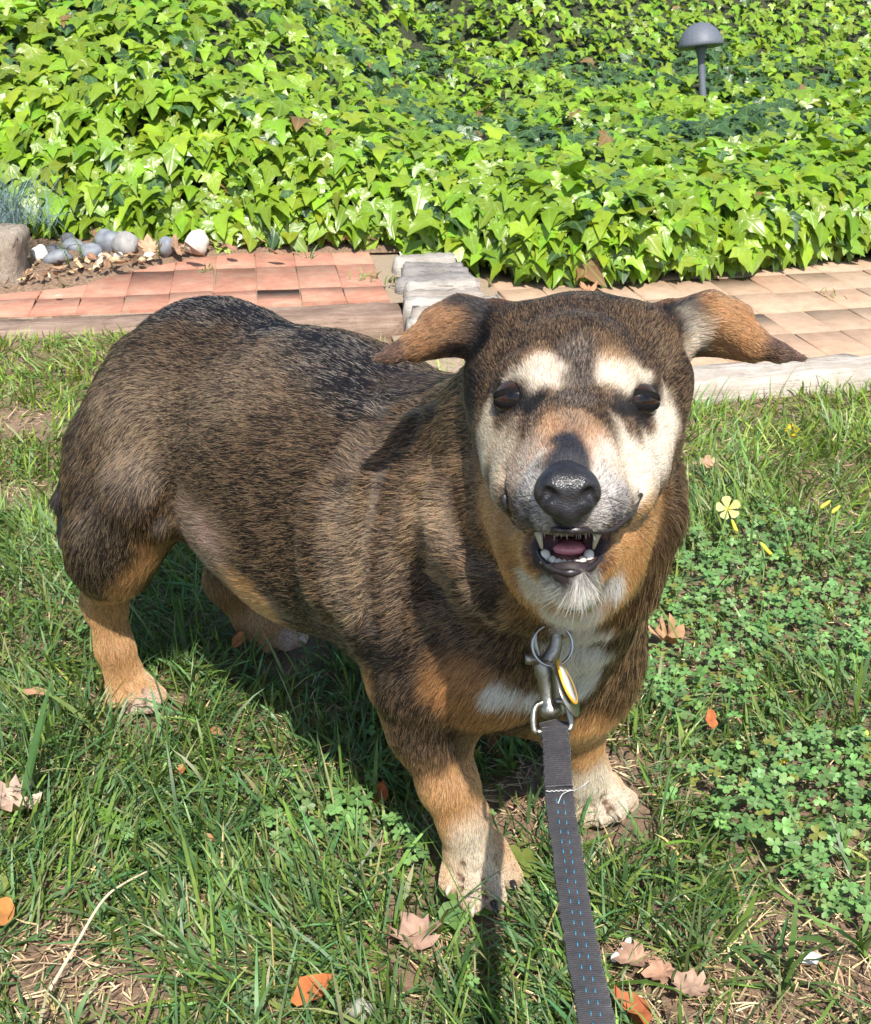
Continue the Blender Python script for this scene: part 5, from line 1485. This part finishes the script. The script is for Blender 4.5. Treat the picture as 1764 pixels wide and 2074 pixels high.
dead_leaf(1190, 590, .05, .7, (.42, .22, .12), "orange dead leaf at the foot of the ivy behind the dog's head", OAK, curl=.6, seed=61, zabs=.04, group=GB, tilt=(.5, 0))

# white seed husk, chip and pebble in the lawn
b = MB(); husk = plain("dry_husk", (.74, .72, .68), .6, grain=.1)
c0 = gp(1258, 1925, .014); d_ = unit(gp(1285, 1895, .014) - gp(1235, 1950, .014))
b.tube(spline([c0 - .014 * d_, c0 - .006 * d_, c0 + .004 * d_, c0 + .014 * d_ + np.array([0, 0, .003])], 9), [.0010, .0030, .0032, .0022, .0016, .0016, .0022, .0028, .0010], 8)
tag(b.build("seed_husk", husk), "white papery seed husk on the ground right of the leash", "seed husk")
b = MB(); a_ = gp(1640, 1940, .008)
b.prism([(-.009, -.004), (.004, -.006), (.010, .002), (.002, .006), (-.007, .004)], unit(np.array([.1, -.3, 1])), .0016, a_, RIGHT, unit(np.array([0, 1, .3])))
tag(b.build("white_chip", husk, None, False), "small white chip on the bare patch at the lower right", "chip")
stone_obj("stone", gp(733, 2045, .012), (.010, .008, .008), stone_mat("pale_pebble", (.30, .29, .26)), "pale round pebble in the grass at the bottom edge", None, 222)

# ---- big clover by the paw, sprigs, flowers
def big_clover(x, y, size, zz, label, col, rotz, tilt):
    root = empty("clover_sprig", gp(x, y, 0), label, "clover")
    outl = [(0, 0), (.28, .14), (.48, .42), (.47, .74), (.28, .92), (.06, .86)]
    for k in range(3):
        a = 2 * math.pi * k / 3 + rotz; ctr_ = [(0, .45)]
        lf_ = outl + [(-x_, y_) for x_, y_ in outl[::-1][:-1]]
        V = np.array(ctr_ + lf_, float); V3 = np.concatenate([V, (.30 * np.abs(V[:, :1]) - .25 * V[:, 1:] ** 2 * .5)], 1) * size
        Rm = np.array(Matrix.Rotation(tilt[0], 3, 'X') @ Matrix.Rotation(tilt[1], 3, 'Y') @ Matrix.Rotation(a, 3, 'Z'))
        V3 = V3 @ Rm.T + np.array([0, 0, zz]); m = len(lf_)
        o = obj("leaflet", mesh_data("leaflet", V3, [(0, 1 + i, 1 + (i + 1) % m) for i in range(m)], clover_mat, np.tile(np.array(col), (len(V3), 1)) * np.linspace(.9, 1.12, len(V3))[:, None]), root)
    b = MB(); p = gp(x, y, 0); b.tube([p, p + np.array([.003, .002, zz * .5]), p + np.array([0, 0, zz])], .0009, 6, c=(.12, .2, .05)); b.build("stalk", attr_mat("sprig_stalk", .6, .3, .1), root)
    return root
big_clover(937, 1868, .0265, .022, "large three-leaved clover sprig touching the near front paw", (.105, .20, .045), .5, (.35, .05))
big_clover(1055, 1790, .018, .026, "yellowish clover sprig right of the near front paw", (.17, .20, .04), 1.1, (.2, .4))
big_clover(1560, 1730, .014, .025, "clover sprig with pale leaflets in the lower right clover", (.13, .21, .05), .2, (.2, .1))

petal_mat = foliage("petal", .5, .35, .3, mottled=80)
stalk_mat = attr_mat("flower_stalk", .55, .35, .15, 90, 0)
def flower(x, y, zz, foot, R_, npet, col, ccol, label, wide, nrm, cat="flower", cup=.25):
    f = gp(*foot); top = hp(x, y, np.linalg.norm(np.array([1, 1, 1])) * 0 + zz)
    root = empty("flower", f, label, cat); nrm = unit(np.array(nrm)); ax_ = unit(np.cross(nrm, [.2, .9, .3])); ay_ = np.cross(nrm, ax_)
    for k in range(npet):
        a = 2 * math.pi * k / npet; e1 = ax_ * math.cos(a) + ay_ * math.sin(a); e2 = np.cross(nrm, e1)
        pts_ = [(0, 0), (.35, .22 * wide), (.75, .50 * wide), (.98, .36 * wide), (1.02, 0), (.98, -.36 * wide), (.75, -.50 * wide), (.35, -.22 * wide)]
        V = np.array([top + R_ * (p * e1 + q * e2 + cup * p * p * nrm + .12 * q * q * nrm) for p, q in pts_] + [top + R_ * (.55 * e1 + cup * .3 * nrm)])
        C = np.array([np.array(ccol) if p < .3 else np.array(col) for p, q in pts_] + [np.array(col) * .5 + .5 * np.array(ccol)])
        o = obj("petal", mesh_data("petal", V, [(8, i, (i + 1) % 8) for i in range(8)], petal_mat, C), root); o.matrix_parent_inverse = Matrix.Translation(-Vector(root.location))
    b = MB(); b.tube(spline([f, f * .5 + top * .5 + np.array([.004, .004, .006]), top - .002 * nrm], 10), .0010, 6, c=(.16, .24, .06)); b.build("stalk", stalk_mat, root)
    return root
def ground_depth(x, y, z): return (gp(x, y, z) - CAM) @ FWD
flower(1474, 1031, ground_depth(1474, 1100, .0), (1430, 1180), .0165, 5, (.80, .74, .36), (.75, .60, .05), "pale yellow five-petalled wood-sorrel flower standing above the clover", .80, (-.1, -.75, .65), cup=.38)
flower(1603, 873, ground_depth(1603, 885, .0), (1598, 890), .0125, 14, (.80, .55, .02), (.75, .42, .01), "small bright yellow dandelion in the grass right of the dog's head", .55, (.0, -.5, .85))
def bud(x0, y0, x1, y1, foot, label, d=None):
    f = gp(*foot); d = d or ground_depth((x0 + x1) / 2, max(y0, y1) + 35, 0)
    p0, p1 = hp(x0, y0, d), hp(x1, y1, d); root = empty("flower_bud", f, label, "flower bud", "yellow wood-sorrel buds in the clover")
    b = MB(); b.tube(spline([p0, p0 * .6 + p1 * .4, p1], 9), np.array([.0012, .0024, .0030, .0032, .0030, .0027, .0024, .0018, .0006]), 8, c=np.array([np.array([.22, .30, .05]) * (1 - t) + t * np.array([.72, .62, .06]) for t in np.repeat(np.linspace(0, 1, 9) ** .6, 8)])); b.build("bud", attr_mat("bud_petal", .55, .3, .1, 200, 0), root)
    b = MB(); b.tube(spline([f, f * .4 + p0 * .6 + np.array([.004, 0, .004]), p0], 9), .0010, 6, c=(.15, .24, .06)); b.build("stalk", stalk_mat, root)
bud(1493, 1082, 1482, 1052, (1470, 1180), "closed yellow bud hanging right under the open pale flower")
bud(1538, 1098, 1568, 1130, (1545, 1180), "long yellow bud drooping right of the pale flower")
bud(1660, 1030, 1682, 1014, (1640, 1080), "small yellow bud near the right edge, the left of two side by side")
bud(1682, 1040, 1702, 1024, (1670, 1090), "small yellow bud near the right edge, the right of two side by side")
bud(1566, 1550, 1600, 1536, (1500, 1600), "yellow bud in the lower right clover, pointing right")
bud(1752, 1478, 1762, 1510, (1700, 1560), "pale yellow bud at the right edge above the lower clover")
# feathery weed and long dry stalk
b = MB(); c0 = gp(265, 1712, 0)
rw = np.random.default_rng(8)
fr = empty("feathery_weed", c0, "small bright feathery-leaved weed in the grass at the lower left", "weed")
for dirx, ln_ in ((np.array([-.75, .5, .25]), .040), (np.array([.7, .1, .3]), .030), (np.array([-.2, -.6, .3]), .028)):
    b = MB(); dirx = unit(dirx); sd = unit(np.cross(dirx, [0, 0, 1]))
    b.tube([c0, c0 + .5 * ln_ * dirx + np.array([0, 0, .012]), c0 + ln_ * dirx + np.array([0, 0, .016])], [.0009, .0007, .0004], 5, c=(.14, .26, .04))
    for k in range(2, 9):
        t_ = k / 9; p = c0 + ln_ * t_ * dirx + np.array([0, 0, .012 + .004 * t_]); w_ = .013 * math.sin(math.pi * (.15 + .8 * t_))
        for s in (-1, 1):
            q = p + s * w_ * sd + .4 * w_ * dirx
            for j in (-.5, 0, .5):
                m_ = p + (q - p) * (.55 + .45 * (j == 0)) + j * .5 * w_ * dirx
                b.add([p, p * .5 + m_ * .5 + .0011 * dirx, m_, p * .5 + m_ * .5 - .0011 * dirx], [(0, 1, 2, 3)], (.15, .29, .04))
    fo_ = b.build("frond", clover_mat, fr)
b = MB(); b.tube(spline([gp(95, 2015, .012), gp(150, 1920, .022), gp(205, 1828, .035), gp(250, 1790, .035), gp(330, 1750, .02)], 24), np.linspace(.0016, .0007, 24), 6, c=(.62, .52, .34))
tag(b.build("dry_stalk", straw_mat), "long pale dead grass stalk lying across the lower left lawn", "dead stalk")
# fleshy sprigs between the stones
GS = "small leafy sprigs among the stones"
for k, (x, y, lab) in enumerate([(193, 490, "leafy sprig hanging over the stones left of the largest one"), (228, 478, "light green sprig just above the largest stone"), (142, 522, "pale sprig over the flat blue-grey stone"), (170, 508, "sprig beside the dark pebbles"), (322, 500, "tiny sprig left of the small upright bluish stone"), (118, 468, "sprig at the ivy edge beside the fescue")]):
    b = MB(); r_ = np.random.default_rng(70 + k); c0 = gp(x, y + 22, .085); tip = c0 + np.array([r_.normal(0, .012), -.012, .062])
    b.tube([c0, (c0 + tip) / 2 + np.array([.004, 0, 0]), tip], [.0014, .0012, .0008], 6, c=(.2, .26, .07))
    for j in range(30):
        t_ = .12 + .88 * j / 29; p = c0 * (1 - t_) + tip * t_; d_ = unit(np.array([math.cos(2.4 * j), math.sin(2.4 * j), .35])); s_ = unit(np.cross(d_, [0, 0, 1])); l_ = .0085 * (1.1 - .4 * t_)
        b.add([p, p + .5 * l_ * d_ + .32 * l_ * s_, p + l_ * d_ - np.array([0, 0, .001]), p + .5 * l_ * d_ - .32 * l_ * s_], [(0, 1, 2, 3)], (.15 + .04 * r_.random(), .27, .07))
    o = b.build("leafy_sprig", clover_mat); tag(o, lab, "plant", GS)
# ================================================================== COLLAR, TAGS, LEASH
steel = plain("worn_nickel", (.34, .315, .26), .36, metal=.95, grain=.12, gscale=260)
bright = plain("bright_wire", (.42, .42, .43), .3, metal=1.0)
dark_steel = plain("tarnished_ring", (.30, .235, .19), .4, metal=.9, grain=.2, gscale=200)
# ---- collar
col_ring_c = [hp(1165 + 165 * math.cos(a), 1085 + 0 * math.sin(a), .865 - .105 * math.sin(a)) for a in np.linspace(0, 2 * math.pi, 60, endpoint=False)]
cl = empty("collar", hp(1165, 1170, .85), "dark collar almost hidden in the fur under the chin", "collar")
band = plain("collar_webbing", (.055, .065, .03), .7, grain=.3, gscale=300)
def strap_loop(pts, w, th):
    V = []; Fc = []; n_ = len(pts); c_ = np.mean(pts, 0)
    for p in pts:
        d = unit((p - c_) - UP * ((p - c_) @ UP))
        for (a_, b_) in ((-th, -w), (th, -w), (th, w), (-th, w)): V.append(p + d * a_ + unit(UP * .9 - FWD * .1) * b_)
    for i in range(n_):
        for k in range(4): Fc.append((i * 4 + k, ((i + 1) % n_) * 4 + k, ((i + 1) % n_) * 4 + (k + 1) % 4, i * 4 + (k + 1) % 4))
    return V, Fc
lp_pts = []
for a in np.linspace(0, 2 * math.pi, 60, endpoint=False):
    d_ = RIGHT * math.cos(a) - FWD * math.sin(a) - UP * (.55 * math.sin(a)); ts_ = np.linspace(.01, .14, 66); q_ = hp(1150, 1130, .875)
    v_ = sdf(q_ + ts_[:, None] * d_); off_c = .0015 if math.sin(a) > .975 else -.0045
    k_ = np.argmax(v_ > off_c) if (v_ > off_c).any() else -1
    lp_pts.append(q_ + d_ * ts_[k_] + .010 * UP)
b = MB(); V, Fc = strap_loop(np.array(lp_pts), .007, .0014); b.add(V, Fc); b.build("band", band, cl)
b = MB(); b.prism([(-.008, -.005), (.008, -.005), (.008, .005), (-.008, .005)], unit(-FWD), .003, march([(1168, 1222)])[0] - .002 * FWD, RIGHT, UP); b.build("buckle", plain("olive_plastic", (.11, .12, .035), .35, spec=.6), cl)
# the wire ring that carries everything
b = MB()
b.tube(spline([hp(1083, 1205, .845), hp(1086, 1240, .842), hp(1095, 1278, .838), hp(1104, 1283, .834), hp(1108, 1268, .833), hp(1102, 1238, .836), hp(1092, 1205, .842)], 30), .0019, 10)
b.build("wire_loop", dark_steel, cl)
# ---- key ring with two tags
kc = hp(1119, 1307, .817)
kr = empty("key_ring", kc, "thin round wire ring hanging from the collar", "ring")
nk = unit(-FWD + .15 * RIGHT + .1 * UP)
b = MB(); b.ring(kc, nk, .0136, .0009, 60, 8); b.ring(kc - nk * .0017, nk, .0136, .0009, 60, 8); b.build("wire", bright, kr)
def tag_disc(name, top, bot, w, mat, rim_mat, label, nrm, th=.0012, rim=None):
    top = np.asarray(top); bot = np.asarray(bot); ay_ = unit(top - bot); ln_ = np.linalg.norm(top - bot); ax_ = unit(np.cross(ay_, nrm)); nn = np.cross(ax_, ay_)
    root = empty(name, (top + bot) / 2, label, "pet tag")
    poly = [(w * math.sin(a) * (.55 + .45 * (1 - math.cos(a)) / 2 + .25 * math.sin(a) ** 2), ln_ / 2 * math.cos(a)) for a in np.linspace(0, 2 * math.pi, 40, endpoint=False)]
    b = MB(); b.prism(poly, nn, th, (top + bot) / 2, ax_, ay_); b.build("plate", mat, root, False)
    if rim_mat is not None:
        b = MB(); P3 = [(top + bot) / 2 + x_ * ax_ + y_ * ay_ for x_, y_ in poly]; P3.append(P3[0]); b.tube(P3, .0010, 8, False); b.build("rim", rim_mat, root)
    return root
tag_disc("pet_tag", hp(1128, 1345, .818), hp(1168, 1452, .808), .0135, plain("tag_steel", (.42, .40, .34), .3, metal=.9, grain=.1, gscale=150), None,
         "grey metal tag hanging edge-on from the ring, the larger one", unit(-FWD * .42 + RIGHT * .90 + UP * .25))
yel = plain("orange_enamel", (.78, .40, .03), .35, spec=.6)
tag_disc("pet_tag", hp(1130, 1338, .812), hp(1166, 1424, .806), .0105, plain("tag_white", (.62, .56, .52), .35, grain=.3, gscale=180), yel,
         "smaller tag with an orange rim beside the grey metal tag", unit(-FWD * .30 + RIGHT * .93 + UP * .3), .0016)
# ---- leash
leash = empty("leash", hp(1116, 1400, .82), "grey webbing dog leash with blue stitching running towards the viewer", "leash")
b = MB()
b.tube(spline([hp(1092, 1330, .829), hp(1084, 1300, .829), hp(1086, 1272, .829), hp(1100, 1259, .829), hp(1118, 1264, .829), hp(1127, 1285, .829), hp(1124, 1312, .829), hp(1113, 1335, .829), hp(1101, 1350, .829)], 40),
       np.interp(np.linspace(0, 1, 40), [0, .1, .3, .6, .8, 1], [.0016, .0019, .0022, .0034, .0052, .0062]), 14)
b.build("snap_hook", steel, leash)
b = MB(); b.lathe([(.0062, -.001), (.0072, .002), (.0072, .008), (.0062, .012), (.0058, .024), (.0060, .029), (.0078, .031), (.0080, .034), (.0066, .0365), (.0050, .038)], hp(1101, 1338, .829), unit(hp(1111, 1412, .829) - hp(1101, 1338, .829)), 20)
b.build("swivel_barrel", steel, leash)
b = MB(); b.tube([hp(1090, 1340, .826), hp(1078, 1338, .824), hp(1068, 1334, .823), hp(1064, 1334, .823)], [.0026, .0030, .0040, .0034], 12); b.build("thumb_knob", steel, leash)
b = MB(); b.tube(spline([hp(1089, 1482, .822), hp(1082, 1478, .823), hp(1080, 1455, .824), hp(1084, 1432, .826), hp(1096, 1424, .827), hp(1112, 1422, .828), hp(1130, 1420, .827), hp(1145, 1424, .826), hp(1151, 1440, .824), hp(1156, 1462, .823), hp(1155, 1474, .822), hp(1148, 1478, .822), hp(1120, 1481, .822), hp(1089, 1482, .822)], 70), .0021, 12, False)
b.build("swivel_loop", steel, leash)
web_mat, N, L, B = new_mat("leash_webbing")
tc = N.new("ShaderNodeTexCoord"); w1 = N.new("ShaderNodeTexWave"); w1.wave_type = 'BANDS'; w1.bands_direction = 'Y'; w1.inputs["Scale"].default_value = 190; w1.inputs["Distortion"].default_value = .6; w1.inputs["Detail"].default_value = 2
L.new(tc.outputs["UV"], w1.inputs["Vector"])
t = noise_node(N, L, 60, 6, .7); t2 = noise_node(N, L, 700, 3)
rA = ramp(N, L, t.outputs["Fac"], [(.3, (.024, .022, .026)), (.7, (.052, .047, .049))])
rB = ramp(N, L, w1.outputs["Fac"], [(.1, (.70, .70, .70)), (.7, (1.15, 1.15, 1.15))])
rC = ramp(N, L, t2.outputs["Fac"], [(.35, (.75, .75, .75)), (.65, (1.25, 1.25, 1.25))])
cc = mixc(N, L, mixc(N, L, rA.outputs[0], rB.outputs[0], 1.0, 'MULTIPLY'), rC.outputs[0], 1.0, 'MULTIPLY')
L.new(cc, B.inputs["Base Color"]); B.inputs["Roughness"].default_value = .8; B.inputs["Specular IOR Level"].default_value = .25; B.inputs["Sheen Weight"].default_value = .15
bump(N, L, mixc(N, L, w1.outputs["Fac"], t2.outputs["Fac"], .35), .5, .0006, B)
# centre line of the webbing with its half-width direction
LK = [(1124, 1478, .822, 29.5), (1127, 1520, .806, 29.5), (1130, 1575, .789, 30), (1138, 1650, .764, 31), (1152, 1750, .722, 34), (1172, 1880, .668, 36.5), (1194, 2000, .622, 39), (1213, 2090, .588, 41), (1240, 2240, .535, 45), (1268, 2420, .48, 50)]
cs = spline([hp(a, b_, c_) for a, b_, c_, _ in LK], 160); T_ = unit(np.gradient(cs, axis=0))
side_ = unit(RIGHT * .985 + UP * .06 - FWD * .10); hwid = .0090
def web(cs, off, w, th, seedn):
    n_ = len(cs); V = []; UV = []
    prof_ = [(-w, -th), (-w * .93, th), (0, th * 1.25), (w * .93, th), (w, -th), (0, -th)]
    for i in range(n_):
        sd = unit(side_ - T_[i] * (side_ @ T_[i])); up_ = unit(np.cross(sd, T_[i])); up_ = up_ if up_ @ FWD < 0 else -up_
        wob = .0006 * (vnoise(np.array([i * .11, seedn, 0]), 1, 3) - .5)
        fr_ = .00035 * np.random.default_rng(i + seedn).normal(0, 1, 2)
        for q, (a_, b_) in enumerate(prof_):
            V.append(cs[i] + sd * (a_ + wob + (fr_[0] if q < 2 else fr_[1] if 2 < q < 5 else 0)) + up_ * (b_ + off))
    k = len(prof_)
    Fc = [(i * k + j, i * k + (j + 1) % k, (i + 1) * k + (j + 1) % k, (i + 1) * k + j) for i in range(n_ - 1) for j in range(k)] + [tuple(range(k)), tuple((n_ - 1) * k + j for j in range(k - 1, -1, -1))]
    return V, Fc
arcl = np.concatenate([[0], np.cumsum(np.linalg.norm(np.diff(cs, axis=0), axis=1))])
def web_obj(name, i0, i1, off, w, th, seedn):
    global T_
    keepT = T_; T_ = T_[i0:i1]; V, Fc = web(cs[i0:i1], off, w, th, seedn); T_ = keepT
    me = mesh_data(name, V, Fc, web_mat)
    uv = me.uv_layers.new(name="UVMap"); li = np.zeros(len(me.loops), np.int32); me.loops.foreach_get("vertex_index", li)
    seg = li // 6; uvd = np.stack([np.array([0, .05, .5, .95, 1, .5])[li % 6] * .02, arcl[i0:i1][seg]], 1); uv.data.foreach_set("uv", uvd.astype(np.float32).ravel())
    o = obj(name, me, leash); o.matrix_parent_inverse = Matrix.Translation(-Vector(leash.location)); return o
web_obj("webbing", 0, 160, 0, hwid, .0012, 1)
i_f = int(np.searchsorted(arcl, np.linalg.norm(cs[0] - hp(1132, 1602, .78)) * 1.0)); i_f = min(i_f, 60)
web_obj("folded_end", 0, i_f, .0026, hwid * .985, .0011, 2)
b = MB(); sd = side_
b.tube([hp(1094, 1474, .8235), hp(1124, 1467, .8235), hp(1154, 1472, .8235)], [.0030, .0034, .0030], 10); b.build("fold", web_mat, leash)
# stitching: two rows of blue thread, two white bar tacks, a loose thread
blue_t = plain("blue_thread", (.03, .24, .38), .6, spec=.4); white_t = plain("pale_thread", (.52, .52, .50), .6)
b = MB()
s_all_ = np.arange(arcl[i_f] + .006, arcl[-1] - .01, .0092)
for s0 in s_all_:
    for row in (-1, 1):
        pts_ = []
        for ds in (0, .0022, .0044):
            i = np.interp(s0 + ds + .0006 * row, arcl, np.arange(len(arcl))); i0 = int(i); f = i - i0; p = cs[i0] * (1 - f) + cs[min(i0 + 1, 159)] * f
            sd = unit(side_ - T_[i0] * (side_ @ T_[i0])); up_ = unit(np.cross(sd, T_[i0])); up_ = up_ if up_ @ FWD < 0 else -up_
            pts_.append(p + sd * .0022 * row + up_ * (.0017 if ds == .0022 else .0012))
        b.tube(pts_, .00029, 5)
st = b.build("blue_stitching", blue_t, leash); st["kind"] = "stuff"
for yy, dd_ in ((1522, .8035), (1602, .7775)):
    b = MB(); x0 = np.interp(yy, [q[1] for q in LK], [q[0] for q in LK])
    for j in range(12):
        a_ = hp(x0 - 27 + 4.6 * j, yy + (j % 2) * 1.2 - .05 * (4.6 * j), dd_); b.tube([a_, a_ + .0007 * RIGHT - .0004 * FWD, a_ + .0015 * RIGHT], .00035, 5)
    b.build("bar_tack", white_t, leash)
b = MB(); b.tube(spline([hp(1130, 1628, .768), hp(1138, 1610, .770), hp(1152, 1602, .774), hp(1164, 1600, .775), hp(1180, 1592, .77), hp(1192, 1582, .77)], 24), .00028, 5); b.build("loose_thread", white_t, leash)
